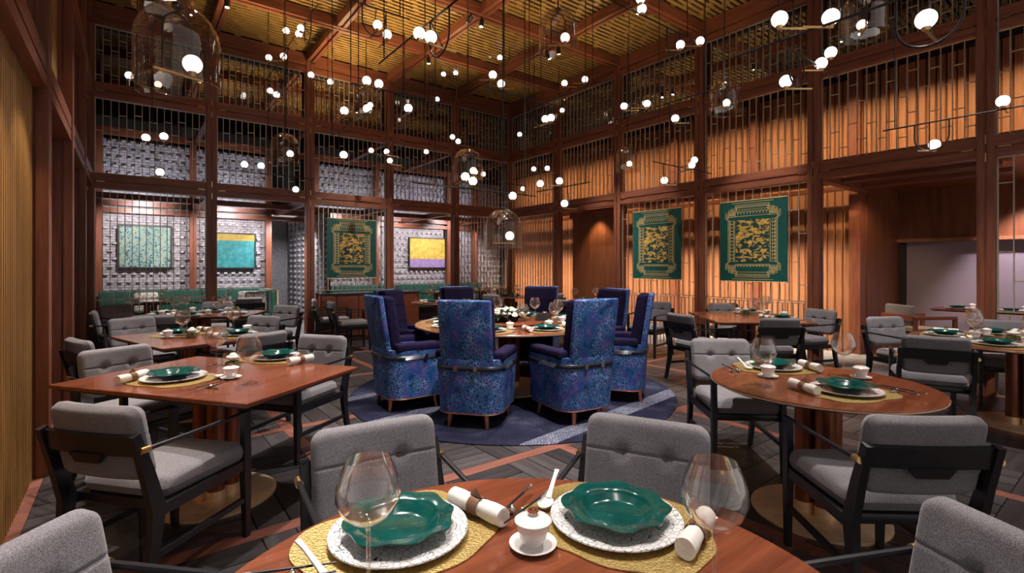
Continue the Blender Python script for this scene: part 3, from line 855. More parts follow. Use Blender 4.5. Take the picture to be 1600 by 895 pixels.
# ---------------------------------------------------------------- blue wing chair (faces +x)
def make_blue():
    r = empty('blue_armchair'); r['category'] = 'chair'
    # outer shell: footprint rounded at the back, tall back above low arms
    def foot(s, k):      # outline of the base, s scale, k = number of points
        pts = [(.30, .31), (-.12, .315)]
        for i in range(7):
            a = R(90 + 90 * i / 6 * .9); pts.append((-.12 + .17 * math.cos(a) * 1.05, .145 + .17 * math.sin(a)))
        q = pts + [(x, -y) for x, y in pts[::-1]]
        return [(x * s, y * s) for x, y in q]
    f0 = foot(.93, 0); f1 = foot(1.0, 0)
    n = len(f0); m = MB()
    vs = [(x, y, .125) for x, y in f0] + [(x, y, .50) for x, y in f1] + [(x * 1.01, y * 1.01, .60) for x, y in f1]
    fs = []
    for l in range(2):
        for i in range(n): fs.append((l * n + i, l * n + (i + 1) % n, (l + 1) * n + (i + 1) % n, (l + 1) * n + i))
    fs.append(tuple(range(n))[::-1]); fs.append(tuple(2 * n + i for i in range(n)))
    m.add(vs, fs); m.build('shell', 'blue_jacquard', r, 40)
    bo = MB().rbox(-.055, .0, -.238, .238, .55, 1.12, .02, 3)
    for_tilt = R(9)
    def lean(p):
        z = p[2] - .5; y = p[1] * (1.0 + .03 * (z - .3))
        return (-.245 + p[0] - z * math.sin(for_tilt) + .10 * (y * y) / .065 * .3, y, p[2])
    bo.xf(lean); bo.build('back_shell', 'blue_jacquard', r, 40)
    bi = MB().rbox(.002, .115, -.234, .234, .46, 1.115, .035, 4)
    bi.xf(lean); b = bi.build('backrest', 'navy_velvet', r, 40)
    for z in (.74, .93): MB().box(.1145, .1175, -.205, .205, z - .002, z + .002).xf(lean).build('seam', 'navy_velvet', b)
    MB().rbox(-.18, .325, -.215, .215, .42, .535, .04, 4).build('seat', 'navy_velvet', r, 40)
    MB().rbox(.27, .318, -.29, .29, .15, .45, .015, 2).build('front_panel', 'navy_velvet', r, 40)
    for s in (1, -1):
        a = MB().rbox(-.22, .305, s * .262 - .058, s * .262 + .058, .575, .665, .03, 4).build('armrest', 'navy_velvet', r, 40)
        MB().rbox(-.18, .312, s * .250 - .040, s * .250 + .035, .30, .585, .012, 2).build('arm_inner', 'navy_velvet', r, 40)
    # belt round the shell
    bl = MB(); q = [(x * 1.022, y * 1.022) for x, y in f1]; nq = len(q)
    vs = []; fs = []
    for x, y in q: vs += [(x, y, .505), (x, y, .545)]
    for i in range(nq - 1): fs.append((2 * i, 2 * i + 2, 2 * i + 3, 2 * i + 1))
    bl.add(vs, fs)
    sb = bl.build('belt', 'strap_leather', r, 60)
    md = sb.modifiers.new('thick', 'SOLIDIFY'); md.thickness = .006
    for y in (-.09, .09): MB().box(-.316, -.306, y - .016, y + .016, .502, .548).build('buckle', 'silver', sb)
    for s in (1, -1): MB().box(.06, .10, s * .326 - .005, s * .326 + .005, .500, .550).build('buckle', 'silver', sb)
    pi = MB().tube([(x * 1.0, y * 1.0, .125) for x, y in f0], .007, 6, True).build('copper_piping', 'copper', r, 40)
    for x, y in ((.21, .23), (.21, -.23), (-.22, .16), (-.22, -.16)):
        MB().lathe([(.017, 0), (.020, .03), (.026, .125)], 14, (x, y, .0)).xf(lambda p, x=x, y=y: (p[0] + (.125 - p[2]) * .12 * (1 if x > 0 else -1), p[1] + (.125 - p[2]) * .12 * (1 if y > 0 else -1), p[2])).build('leg', 'copper', r, 40)
    return r
blue0 = make_blue(); blue_used = []
BC = (3.5, 4.62)
blue_lab = {176: 'blue jacquard armchair on the rug side nearest the rectangular walnut tables',
            219: 'blue jacquard armchair showing its full back between two walnut tables and rug',
            262: 'blue jacquard armchair with back turned to the small round table',
            305: 'blue jacquard armchair seen side on beside the lattice with chair against it',
            350: 'navy velvet armchair across the round table, facing the fluted gold wall',
            35: 'navy velvet armchair at the round table below the low glass bell',
            82: 'navy velvet armchair at the round table in line with the ochre painting',
            128: 'navy velvet armchair at the round table next to the wooden counter'}
for ang in blue_lab:
    rr = 1.26
    place(blue0, blue_used, (BC[0] + rr * math.cos(R(ang)), BC[1] + rr * math.sin(R(ang)), .015), R(ang + 180), blue_lab[ang], 'blue chairs around the round table')

# ---------------------------------------------------------------- tables
def pedestal(r, base_r, n=4, colr=.05, spread=.075):
    MB().lathe([(.001, .0), (base_r, .0), (base_r, .012), (base_r - .006, .016), (.001, .018)], 64).build('base_plate', 'brass_plate', r, 40)
    for k in range(n):
        a = 2 * PI * (k + .5) / n; x, y = spread * math.cos(a), spread * math.sin(a)
        c = MB().lathe([(colr, .016), (colr, .715)], 20, (x, y, 0)).build('column', 'column_copper', r, 40)
        MB().lathe([(colr + .002, .016), (colr + .002, .075)], 20, (x, y, 0), cap=False).build('column_sleeve', 'brass_plate', c, 40)
def rect_table(cx, cy, w, l, deg, label, base=.38):
    r = empty('dining_table', (cx, cy, 0), R(deg)); tag(r, label, 'table', 'walnut dining tables')
    t = MB().rbox(-w / 2, w / 2, -l / 2, l / 2, .728, .75, .004, 2)
    t.build('table_top', 'table_wood', r)
    MB().box(-w / 2 + .03, w / 2 - .03, -l / 2 + .03, l / 2 - .03, .712, .728).build('apron', 'black_wood', r)
    pedestal(r, base); return r
def round_table(cx, cy, rad, label, base=.36, z=.75):
    r = empty('dining_table', (cx, cy, 0), 0); tag(r, label, 'table', 'walnut dining tables')
    MB().lathe([(.001, .722), (rad - .03, .722), (rad, .736), (rad, .746), (rad - .004, .75), (.001, .75)], 96).build('table_top', 'table_wood', r, 30)
    MB().lathe([(rad - .028, .7235), (rad + .001, .7365), (rad + .0015, .7425), (rad - .004, .7425)], 96, cap=False).build('edge_band', 'brass_plate', r, 30)
    pedestal(r, base); return r
LT = {}
rect_table(.42, 3.55, .945, 1.39, 36, 'rectangular walnut table on a brass disc beside the fluted gold panel', .335)
rect_table(.50, 5.68, 1.0, 1.24, 17, 'rectangular walnut table between the brown timber piers and the passage', .30)
round_table(.58, .70, .67, 'round walnut table set with crackle chargers and gold mats beside the rug')
round_table(3.15, 1.2, .575, 'small round walnut table with two place settings on a brass disc', .35)
round_table(3.5, 4.62, 1.08, 'large round walnut table ringed by blue armchairs', .5).location.z = .016
rect_table(6.5, 3.35, 1.4, 1.14, 47, 'square walnut table against the lattice under the green panels')
round_table(6.35, .75, .80, 'round walnut table at the mouth of the private room')
rect_table(.80, 8.3, .95, 1.5, 62, 'walnut table in front of the lattice with the speckled painting behind')
round_table(4.75, 8.35, .60, 'round walnut table on copper columns beside the counter')
rect_table(7.0, 6.75, .7, .8, 40, 'small walnut table pressed to the lattice near the far timber door')
round_table(6.85, 9.0, .55, 'round walnut table in the far lattice corner')

# ---------------------------------------------------------------- grey chairs
chair(.14, 2.94, 40, 'grey armchair with notched black rail tucked under the table beside the fluted panel')
chair(.06, 4.25, -64, 'grey armchair at the timber pier end of the table beside the fluted panel')
chair(1.02, 4.10, 216, 'grey armchair between the rectangular table and the blue rug')
def at_round(c, ang, dist, label, turn=0): return chair(c[0] + dist * math.cos(R(ang)), c[1] + dist * math.sin(R(ang)), ang + 180 + turn, label)
FG = (.58, .70)
at_round(FG, 82.5, .75, 'buttoned grey armchair between the round table and the large brass base disc')
at_round(FG, 26.5, .75, 'buttoned grey armchair whose back is to the woven band of the rug')
at_round(FG, 138, .75, 'buttoned grey armchair beside the fluted panel at the round crackle charger table')
at_round(FG, -29.5, .75, 'buttoned grey armchair at the crackle charger table, behind the small round table')
chair(2.665, .81, 50, 'grey armchair showing its black back rail, tucked under the small round table')
chair(3.52, 1.90, 228, 'grey armchair drawn back from the small round table towards the rug')
chair_px((1428, 518), (1505, 535), 22, 'grey armchair with its back to the small round table, at the private room table')
chair_px((1190, 497), (1252, 497), 52, 'grey armchair with its back out at the square table under the panels')
chair_px((1052, 486), (1068, 495), -15, 'grey armchair at the blue chair side of the square table under the panels')
chair(7.1, 2.9, 160, 'grey armchair at the private room side of the square table under the panels')
chair_px((1108, 477), (1150, 477), 222, 'grey armchair against the lattice at the square table under the panels', .80)
chair(-.02, 5.38, 20, 'grey armchair by the brown piers at the second rectangular table')
chair_px((168, 500), (240, 498), -70, 'grey armchair facing the room at the far end of the second rectangular table', .82)
chair(.80, 5.10, 112, 'grey armchair with dark rail at the corner of the second rectangular table')
chair(.98, 6.24, 215, 'grey armchair by the passage at the second rectangular table')
chair(-.05, 8.40, 0, 'grey armchair side on against the brown lattice post')
chair_px((158, 477), (198, 475), -60, 'grey armchair by the dark lattice corner at the table before the speckled painting', .84)
chair(.28, 7.62, 80, 'grey armchair with back out at the table before the speckled painting')
chair(2.92, 9.08, -12, 'pale grey armchair at the counter, next to the post')
chair(3.0, 8.42, -8, 'pale grey armchair at the counter, next to the blue chair')
chair_px((1022, 470), (1038, 472), 190, 'grey armchair side on against the lattice under the panel nearer the corner')
chair(6.35, 6.5, 20, 'grey armchair with arms at the small walnut table behind the navy chairs')
chair(6.3, 8.6, 15, 'grey armchair at the far corner table, back to the post')
chair(6.36, 9.48, -50, 'grey armchair at the far corner table, beside the lattice')
chair(7.25, 8.25, 100, 'grey armchair at the far corner table with its back to the room')
chair(5.35, 8.75, 215, 'grey armchair on the far side of the round table by the counter')
chair(6.75, 1.65, 240, 'grey armchair beside the wooden armchairs at the private room table')
chair(7.15, .95, 195, 'grey armchair on the lattice side of the private room table')
chair(7.0, .15, 150, 'grey armchair deep in the dark behind the private room table')
chair(1.58, 7.75, 215, 'grey armchair at the passage end of the table before the speckled painting')
chair(1.05, 9.15, 255, 'grey armchair between the lattice and the table before the speckled painting')

# ---------------------------------------------------------------- wooden armchairs and table in the private room
def make_wooden():
    r = empty('wooden_armchair'); r['category'] = 'chair'
    for s in (1, -1):
        m = MB()
        m.poly_bar([(-.30, s * .29, 0), (-.30, s * .29, .66)], [(.04, .05)] * 2, (0, 1, 0)); m.build('leg', 'armchair_wood', r)
        MB().poly_bar([(.30, s * .29, 0), (.30, s * .29, .66)], [(.04, .05)] * 2, (0, 1, 0)).build('leg', 'armchair_wood', r)
        MB().rbox(-.32, .32, s * .29 - .025, s * .29 + .025, .62, .67, .008).build('armrest', 'armchair_wood', r)
        MB().box(-.32, .32, s * .29 - .02, s * .29 + .02, .0, .04).build('runner', 'armchair_wood', r)
    MB().box(-.29, .29, -.27, .27, .33, .40).build('seat_frame', 'armchair_wood', r)
    MB().rbox(-.27, .29, -.26, .26, .40, .47, .025).build('seat', 'wood_armseat', r, 40)
    MB().rbox(-.34, -.27, -.27, .27, .52, .83, .03).build('backrest', 'grey_fabric', r, 40)
    MB().box(-.37, -.34, -.30, .30, .60, .68).build('back_rail', 'armchair_wood', r)
    return r
wc0 = make_wooden(); wu = []
place(wc0, wu, (9.75, 2.28, 0), R(-37), 'red timber armchair with pale seat beside the copper side panel', 'timber armchairs')
place(wc0, wu, (9.75, 1.0, 0), R(35), 'red timber armchair partly hidden behind the private room tables', 'timber armchairs')
rect_table(10.6, 1.65, .8, 1.2, 0, 'walnut table inside the private room before the blind')

# ---------------------------------------------------------------- banquettes, cushions, counter
def banquette(name, x0, x1, label, turn=None):
    r = empty(name, (0, 0, 0)); tag(r, label, 'bench', 'green velvet banquettes')
    y = 12.62
    MB().box(x0, x1, y - .55, y, 0, .30).build('plinth', 'black_wood', r)
    MB().rbox(x0, x1, y - .60, y - .06, .30, .46, .04).build('seat', 'green_velvet', r, 40)
    n = int((x1 - x0) / .24); w = (x1 - x0) / n
    ch = MB().rbox(-w / 2 + .003, w / 2 - .003, -.09, .03, .44, .94, .03).mesh('back_channel', 'green_velvet', 40)
    for k in range(n): ob('back_channel', ch, r, (x0 + (k + .5) * w, y - .05, 0))
    if turn:
        tx, ty = turn
        m = MB().rbox(tx - .12, tx, ty, y - .06, .0, .92, .04); m.build('end_arm', 'green_velvet', r, 40)
        MB().rbox(tx - .62, tx - .12, ty, y - .6, .30, .46, .04).build('end_seat', 'green_velvet', r, 40)
        MB().box(tx, tx + .03, ty, y, 0, .93).build('end_panel', 'brass_plate', r)
    return r
banquette('banquette', -.5, 2.42, 'green velvet banquette turning a corner under the teal paintings', (2.42, 11.2))
banquette('banquette', 3.7, 8.4, 'long green velvet banquette under the ochre painting')
for k, (x, y, rz, lb) in enumerate(((1.98, 11.78, 75, 'pale patterned cushion leaning at the banquette corner'), (2.06, 11.4, 88, 'brown patterned cushion at the end of the green banquette'), (.25, 12.35, 90, 'tan cushion on the banquette under the speckled painting'))):
    c = pad(.40, .40, .14, .05, .1, nx=14, ny=14); c.xf(lambda p: (p[0] + p[2] * -.25, p[1], p[2] + .70))
    o = c.build('throw_cushion', 'cushion_print', None, 60, (x, y, 0)); o.rotation_euler = (0, 0, R(rz + 180)); tag(o, lb, 'cushion', 'banquette cushions')
ct = empty('bar_counter', (0, 0, 0)); tag(ct, 'low red timber counter with stone top below the lattice panel', 'counter')
MB().box(BX[3] + .09, BX[2] + .5, YB - .38, YB - .085, .0, .88).build('body', 'counter_wood', ct)
MB().box(BX[3] + .085, BX[2] + .52, YB - .41, YB - .08, .88, .91).build('stone_top', 'dark_stone', ct)
for k in range(4): MB().rbox(BX[3] + .10, BX[3] + .36, YB - .405, YB - .38, .04 + k * .21, .23 + k * .21, .012).build('drawer_front', 'counter_wood', ct, 40)
for k in range(4):
    p = MB().box(BX[3] + .40 + k * .42, BX[3] + .80 + k * .42, YB - .40, YB - .38, .06, .85).build('door', 'counter_wood', ct)
    MB().ball((BX[3] + .76 + k * .42, YB - .41, .72), .012, 8, 6).build('knob', 'brass', p, 60)
for k, (x, y, deg) in enumerate(((.3, 11.6, 0), (1.35, 11.3, 20), (5.0, 11.5, 0), (6.4, 11.5, 0), (7.8, 11.5, 0))):
    rect_table(x, y, .75, .75, deg, ['walnut banquette table below the speckled painting', 'walnut banquette table below the teal painting', 'walnut banquette table behind the counter lattice', 'walnut banquette table below the ochre painting', 'walnut banquette table at the far end of the long banquette'][k], .25)
# white-clothed chairs glimpsed across those tables
for k, (x, y, deg, lb) in enumerate(((1.75, 10.75, 95, 'grey armchair beyond the doorway facing the teal painting'), (4.9, 10.7, 90, 'grey armchair behind the counter facing the long banquette'), (6.3, 10.7, 85, 'grey armchair facing the ochre painting'), (7.7, 10.7, 90, 'grey armchair at the far banquette table'))):
    chair(x, y, deg, lb)

# ---------------------------------------------------------------- tableware
def me_bowl():
    n = 72
    def fn(a, r, z):
        k = min(1, max(0, (r - .085) / .05))
        w = .0055 * math.cos(8 * a + .4) + .003 * math.cos(4 * a)
        return r + k * w, z + k * .0022 * math.cos(8 * a + 2.)
    prof = [(.001, 0), (.055, 0), (.07, .006), (.090, .026), (.102, .032), (.1345, .037), (.1345, .040), (.104, .0365), (.094, .031), (.082, .014), (.06, .009), (.001, .008)]
    return MB().lathe(prof, n, fn=fn).mesh('bowl', 'emerald_glaze', 50)
def me_plate():
    prof = [(.001, 0), (.10, 0), (.115, .004), (.165, .014), (.170, .016), (.169, .019), (.162, .018), (.112, .009), (.098, .006), (.001, .006)]
    return MB().lathe(prof, 64).mesh('charger_plate', 'crackle_ceramic', 50)
def me_mat():
    pts = []
    for k in range(60):
        a = 2 * PI * k / 60
        rr = 1 / (abs(math.cos(a)) ** 3.2 + abs(math.sin(a)) ** 3.2) ** (1 / 3.2)
        w = 1 + .025 * math.sin(5 * a + 1) + .02 * math.sin(9 * a)
        pts.append((.190 * rr * math.cos(a) * w, .240 * rr * math.sin(a) * w))
    return MB().prism(pts, 0, .003).mesh('placemat', 'gold_leaf')
def me_glass():
    prof = [(.001, .0), (.036, .0), (.036, .002), (.012, .006), (.0042, .014), (.0036, .05), (.0036, .088), (.006, .097), (.025, .106), (.046, .124), (.0565, .148), (.055, .170), (.047, .195), (.0385, .214), (.0378, .214), (.0465, .194), (.0545, .169), (.056, .148), (.0455, .125), (.0245, .108), (.003, .1005)]
    prof = [(r_ * 1.2, z_ * 1.22) for r_, z_ in prof]
    return MB().lathe(prof, 40).mesh('wine_glass', 'wine_glass', 60)
def me_spoon():
    m = MB(); n = 14
    # bowl of the spoon: half ellipsoid dish, then a rising channelled handle
    vs = []; fs = []; rings = 5
    for j in range(rings + 1):
        t = j / rings
        for k in range(n):
            a = 2 * PI * k / n; vs.append((.034 * t * math.cos(a), .021 * t * math.sin(a), .003 + .013 * t * t))
    for j in range(rings):
        for k in range(n): fs.append((j * n + k, j * n + (k + 1) % n, (j + 1) * n + (k + 1) % n, (j + 1) * n + k))
    m.add(vs, fs)
    lo = len(m.v)
    m.add([(x, y, z - .003 if z < .015 else z - .001) for x, y, z in vs], [f[::-1] for f in fs])
    m.poly_bar([(.030, 0, .015), (.055, 0, .026), (.10, 0, .046), (.128, 0, .056)], [(.016, .005), (.012, .006), (.010, .006), (.014, .005)], (0, 1, 0))
    return m.mesh('soup_spoon', 'ceramic', 50)
def make_cup():
    r = empty('tea_cup'); r['category'] = 'cup'
    MB().lathe([(.001, .0), (.021, .0), (.022, .005), (.032, .020), (.039, .042), (.042, .056), (.041, .057), (.037, .042), (.030, .020), (.001, .008)], 32).build('body', 'ceramic', r, 50)
    l = MB().lathe([(.0445, .0565), (.0445, .0595), (.038, .0645), (.022, .0705), (.010, .0725), (.010, .0765), (.001, .077)], 32).build('lid', 'ceramic', r, 50)
    MB().tube([(.010 * math.cos(2 * PI * k / 12), .010 * math.sin(2 * PI * k / 12), .081) for k in range(12)], .0042, 6, True).build('lid_ring', 'copper', l, 60)
    return r
def make_napkin():
    r = empty('napkin_roll'); r['category'] = 'napkin'
    m = MB()
    def fn(a, rr, z): return rr * (1 + .04 * math.sin(a * 2 + z * 30) + .02 * math.sin(5 * a)), z
    m.lathe([(.004, -.092), (.019, -.093), (.020, -.06), (.0165, .0), (.020, .06), (.0195, .095), (.010, .096), (.004, .088)], 22, fn=fn)
    m.xf(lambda p: (p[2], p[1] * 1.25, (p[0] + .0205) * 1.25)); m.build('cloth', 'linen', r, 60)
    w = MB()
    ring = [(.0205 * math.cos(2 * PI * k / 20), .0205 * math.sin(2 * PI * k / 20)) for k in range(20)]
    vs = []; fs = []
    for y, z in ring: vs += [(-.016, y, z + .0205), (.016, y, z + .0205)]
    for k in range(20): fs.append((2 * k, 2 * ((k + 1) % 20), 2 * ((k + 1) % 20) + 1, 2 * k + 1))
    w.add(vs, fs); w.add([(-.022, -.004, .041), (.0, -.004, .060), (.024, -.004, .041), (.0, .006, .043)], [(0, 1, 2), (0, 3, 1), (1, 3, 2)])
    w.xf(lambda p: (p[0] * 1.1, p[1] * 1.25, p[2] * 1.25)); w.build('napkin_ring', 'leather_ring', r, 40)
    return r
def make_stick():
    r = empty('chopstick'); r['category'] = 'chopstick'
    MB().tube([(0, 0, 0), (.17, 0, 0)], [.0022, .0036], 8).build('shaft', 'black_wood', r, 40)
    MB().tube([(.17, 0, 0), (.215, 0, 0), (.222, 0, 0), (.226, 0, 0)], [.004, .0042, .006, .003], 8).build('silver_end', 'silver', r, 40)
    return r
def me_rest():
    m = MB()
    for s in (-1, 1):
        m.ball((s * .016, 0, .011), .011, 10, 6); m.ball((s * .029, 0, .008), .008, 8, 6); m.ball((s * .016, 0, .020), .005, 8, 6)
    m.box(-.02, .02, -.005, .005, .002, .010)
    return m.mesh('chopstick_rest', 'silver', 50)
M_ = dict(bowl=me_bowl(), plate=me_plate(), mat=me_mat(), glass=me_glass(), spoon=me_spoon(), rest=me_rest(),
          saucer=MB().lathe([(.001, 0), (.03, 0), (.034, .003), (.056, .010), (.057, .012), (.054, .0125), (.033, .006), (.001, .005)], 36).mesh('saucer', 'ceramic', 50))
tg = MB()
for a_, b_ in (((-.022, 0), (.026, .003)), ((-.006, .001), (.012, .014)), ((.004, .0015), (.02, -.009)), ((-.014, 0), (-.004, -.012)), ((.012, .014), (.020, .013)), ((.012, .014), (.013, .021))):
    tg.bar((*a_, 0), (*b_, .0), .0012, .0012)
TWIG = tg.mesh('twig_motif', 'silver')
cup0 = make_cup(); cup_u = []; nap0 = make_napkin(); nap_u = []; st0 = make_stick(); st_u = []
TZ = .75
def sprig(parent):
    """fine silver twig drawing on the bowl rim"""
def tw(name, me, x, y, z, rz, label, cat, group):
    o = ob(name, me, None, (x, y, z), rz); return tag(o, label, cat, group)
def setting(x, y, deg, where, items='mpbnrcsgk', glass=(.20, .22), napkin=(0., .215), cup=(.21, -.13), sticks=(.10, -.24), spoon=(.03, -.19), grp=None, nrot=None):
    """one place setting; deg = direction the diner faces; offsets are (forward, left)"""
    c, s = math.cos(R(deg)), math.sin(R(deg))
    def P(o):
        if len(o) == 3: q_ = px(o[1], o[2], .755); return q_.x, q_.y
        return x + o[0] * c - o[1] * s, y + o[0] * s + o[1] * c
    G = grp or where
    def g(k): return k + ' on the ' + G
    z = TZ + .001
    if 'm' in items: tw('placemat', M_['mat'], x, y, z, R(deg), 'gold textured placemat ' + where, 'placemat', g('placemats')); z += .003
    if 'p' in items: tw('charger_plate', M_['plate'], x, y, z + .0005, R(deg), 'white crackle charger plate ' + where, 'plate', g('charger plates'))
    if 'b' in items: bo_ = tw('bowl', M_['bowl'], x, y, z + .0075, R(deg + 25), 'emerald scalloped bowl ' + where, 'bowl', g('emerald bowls'))
    if 'b' in items and 'k' in items or 's' in items and 'b' in items:
        for a_ in (20, 150, 265): ob('twig_motif', TWIG, bo_, (.114 * math.cos(R(a_)), .114 * math.sin(R(a_)), .0385), R(a_ + 70))
    if 'n' in items:
        p = P(napkin); place(nap0, nap_u, (p[0], p[1], z + .001), R(deg + (random.uniform(-14, 14) if nrot is None else nrot)), 'rolled napkin in brown ring ' + where, g('napkin rolls'))
    if 'c' in items:
        p = P(cup)
        tw('saucer', M_['saucer'], p[0], p[1], TZ + .001, 0, 'small white saucer ' + where, 'saucer', g('saucers'))
        place(cup0, cup_u, (p[0], p[1], TZ + .0065), 0, 'lidded white tea cup ' + where, g('tea cups'))
    if 'k' in items:
        p = P(sticks)
        tw('chopstick_rest', M_['rest'], p[0], p[1], TZ + .001, R(deg + 90), 'silver ornamental chopstick rest ' + where, 'chopstick rest', g('chopstick rests'))
        for e in (-.016, .016):
            q = (p[0] + .09 * c - e * s, p[1] + .09 * s + e * c)
            o = place(st0, st_u, (q[0], q[1], TZ + .0235), R(deg + 180 - e * 250), 'black chopstick with silver end ' + where, g('chopsticks'))
    if 's' in items:
        p = P(spoon); tw('soup_spoon', M_['spoon'], p[0], p[1], TZ + .001 + (.003 if 'm' in items else 0), R(deg + 180 + 12), 'white porcelain soup spoon ' + where, 'spoon', g('soup spoons'))
    if 'g' in items:
        p = P(glass); tw('wine_glass', M_['glass'], p[0], p[1], TZ + .001, 0, 'clear balloon wine glass ' + where, 'glass', g('wine glasses'))
# crackle charger table
setting(.53, 1.15, -84, 'on crackle charger table, before chair near brass disc', 'mpbnsg', glass=(.115, -.143), napkin=(.06, .20), spoon=(.08, -.205), nrot=5, grp='crackle charger table')
setting(1.005, .865, 201, 'on crackle charger table, before chair backing the rug', 'mpbnrcsgk', glass=(.14, .265), napkin=(-.01, .20), nrot=-4, grp='crackle charger table')
setting(.18, .93, -20, 'on crackle charger table, beside the fluted panel seat', 'k', sticks=(.02, .20), grp='crackle charger table')
# rectangular table beside the fluted panel
p = px(272, 590, .76); setting(p.x, p.y, 36, 'on fluted panel table, before the notched rail chair', 'mpbnk cs g', glass=('p', 390, 597), napkin=('p', 206, 595), cup=('p', 361, 590), sticks=('p', 333, 606), spoon=('p', 342, 590), grp='fluted panel table')
p = px(432, 558, .76); setting(p.x, p.y, 216, 'on fluted panel table, before chair by the rug', 'mpbng', glass=('p', 338, 569), napkin=('p', 470, 567), grp='fluted panel table')
# small round table
p = px(1208, 573, .76); setting(p.x, p.y, 228, 'on small round table, before the drawn back chair', 'mpbnkcsg', glass=('p', 1193, 600), napkin=('p', 1266, 577), cup=('p', 1200, 588), sticks=('p', 1148, 580), spoon=('p', 1170, 577), grp='small round table')
p = px(1322, 610, .76); setting(p.x, p.y, 72, 'on small round table, before the tucked in chair', 'mpbnkcg', glass=('p', 1318, 585), cup=('p', 1345, 590), napkin=('p', 1256, 611), sticks=('p', 1398, 612), grp='small round table')
# second rectangular table
for (a, b, deg, w) in ((282, 521, -60, 'on the second rectangular table, pier side'), (372, 522, 120, 'on the second rectangular table, passage side')):
    p = px(a, b, .76); setting(p.x, p.y, deg, w, 'mpbncg', napkin=(.04, .22), cup=(.12, -.20), glass=(.24, -.14), grp='second rectangular table')
# round table ringed by blue chairs
TZ = .766
SEATS = ['fluted panel tables', 'crackle charger table', 'small round table', 'square panel table', 'panel by the corner', 'timber door', 'ochre painting', 'wooden counter']
for k, ang in enumerate(blue_lab):
    x, y = BC[0] + .80 * math.cos(R(ang)), BC[1] + .80 * math.sin(R(ang))
    setting(x, y, ang + 180, 'on the large table, seat nearest the ' + SEATS[k], 'mpbncg', glass=(.22, .16), cup=(.20, -.16), napkin=(.02, .22), grp='large blue chair table')
# square table under the panels
TZ = .75
for (a, b, deg, w) in ((1222, 497, 50, 'on square panel table, near the chair backing the room'), (1172, 487, 200, 'on square panel table, lattice side')):
    p = px(a, b, .76); setting(p.x, p.y, deg, w, 'mpbncg', grp='square panel table')
for ang, sd in ((170, 'chair backing small table'), (100, 'side of the square panel table'), (230, 'darkest side'), (30, 'side of the timber armchairs')): setting(6.35 + .52 * math.cos(R(ang)), .75 + .52 * math.sin(R(ang)), ang + 180, 'on private room round table, ' + sd, 'mpbncg', grp='private room round table')
for (x, y, deg, sd) in ((.35, 8.45, -30, 'pier'), (1.18, 8.05, 165, 'passage'), (.62, 8.0, 70, 'room'), (.95, 8.6, 245, 'lattice')): setting(x, y, deg, 'on table before speckled painting, ' + sd + ' side', 'pbncg', glass=(.19, .21), cup=(.10, -.21), grp='speckled painting table')
for (x, y, deg, sd) in ((4.42, 8.2, 20, 'counter'), (5.05, 8.55, 210, 'far')): setting(x, y, deg, 'on round table beside the counter, ' + sd + ' side', 'pbncg', grp='counter round table')
for (x, y, deg, sd) in ((6.82, 6.6, 40, 'blue chair'), (7.15, 6.95, 220, 'lattice')): setting(x, y, deg, 'on small table near timber door, ' + sd + ' side', 'pbng', grp='timber door table')
for (x, y, deg, sd) in ((6.6, 8.85, 20, 'room'), (7.1, 9.15, 200, 'lattice')): setting(x, y, deg, 'on the far corner round table, ' + sd + ' side', 'pbcg', grp='far corner table')
for (x, y, sd) in ((10.45, 1.95, 'copper panel'), (10.45, 1.35, 'open')): setting(x, y, 0, 'on walnut table inside the private room, ' + sd + ' end', 'pbc', grp='inner private table')
for nm, x, y in (('below the speckled painting', .3, 11.6), ('below the teal painting', 1.35, 11.3), ('behind the counter lattice', 5.0, 11.5), ('below the ochre painting', 6.4, 11.5), ('at the bench end', 7.8, 11.5)):
    for dy in (-.18, .18): setting(x, y + dy, 90 if dy < 0 else -90, 'on banquette table ' + nm + (', room side' if dy < 0 else ', bench side'), 'pncg', cup=(.1, -.2), grp='banquette table ' + nm)

# flowers
def flower_bowl(x, y, label, s=1.):
    r = empty('flower_bowl', (x, y, TZ + .001)); tag(r, label, 'flower bowl', 'small glass flower bowls')
    MB().lathe([(.001, 0), (.03 * s, 0), (.052 * s, .02 * s), (.056 * s, .045 * s), (.045 * s, .075 * s), (.042 * s, .078 * s)], 28, cap=False).build('glass', 'wine_glass', r, 60)
    m = MB()
    for k in range(12):
        a = k * 2.4; q = .028 * s * math.sqrt(k / 12); m.ball((q * math.cos(a), q * math.sin(a), .02 * s), .016 * s, 8, 6)
    m.build('moss', 'moss', r, 60)
    b = MB(); b.ball((0, 0, .058 * s), .022 * s, 12, 8)
    for k in range(9):
        a = 2 * PI * k / 9; b.ball((.02 * s * math.cos(a), .02 * s * math.sin(a), .055 * s), .015 * s, 8, 6, .7)
    b.build('blossom', 'petal', r, 60)
p = px(364, 572, .76); flower_bowl(p.x, p.y, 'glass bowl of moss and white blossom on the fluted panel table', 1.25)
p = px(300, 526, .76); flower_bowl(p.x, p.y, 'glass bowl of moss and blossom on the second rectangular table', 1.25)
p = px(1165, 490, .76); flower_bowl(p.x, p.y, 'glass bowl of moss and blossom on the square panel table', 1.3)
flower_bowl(6.30, .80, 'glass bowl of moss and blossom on the private room round table', 1.3)
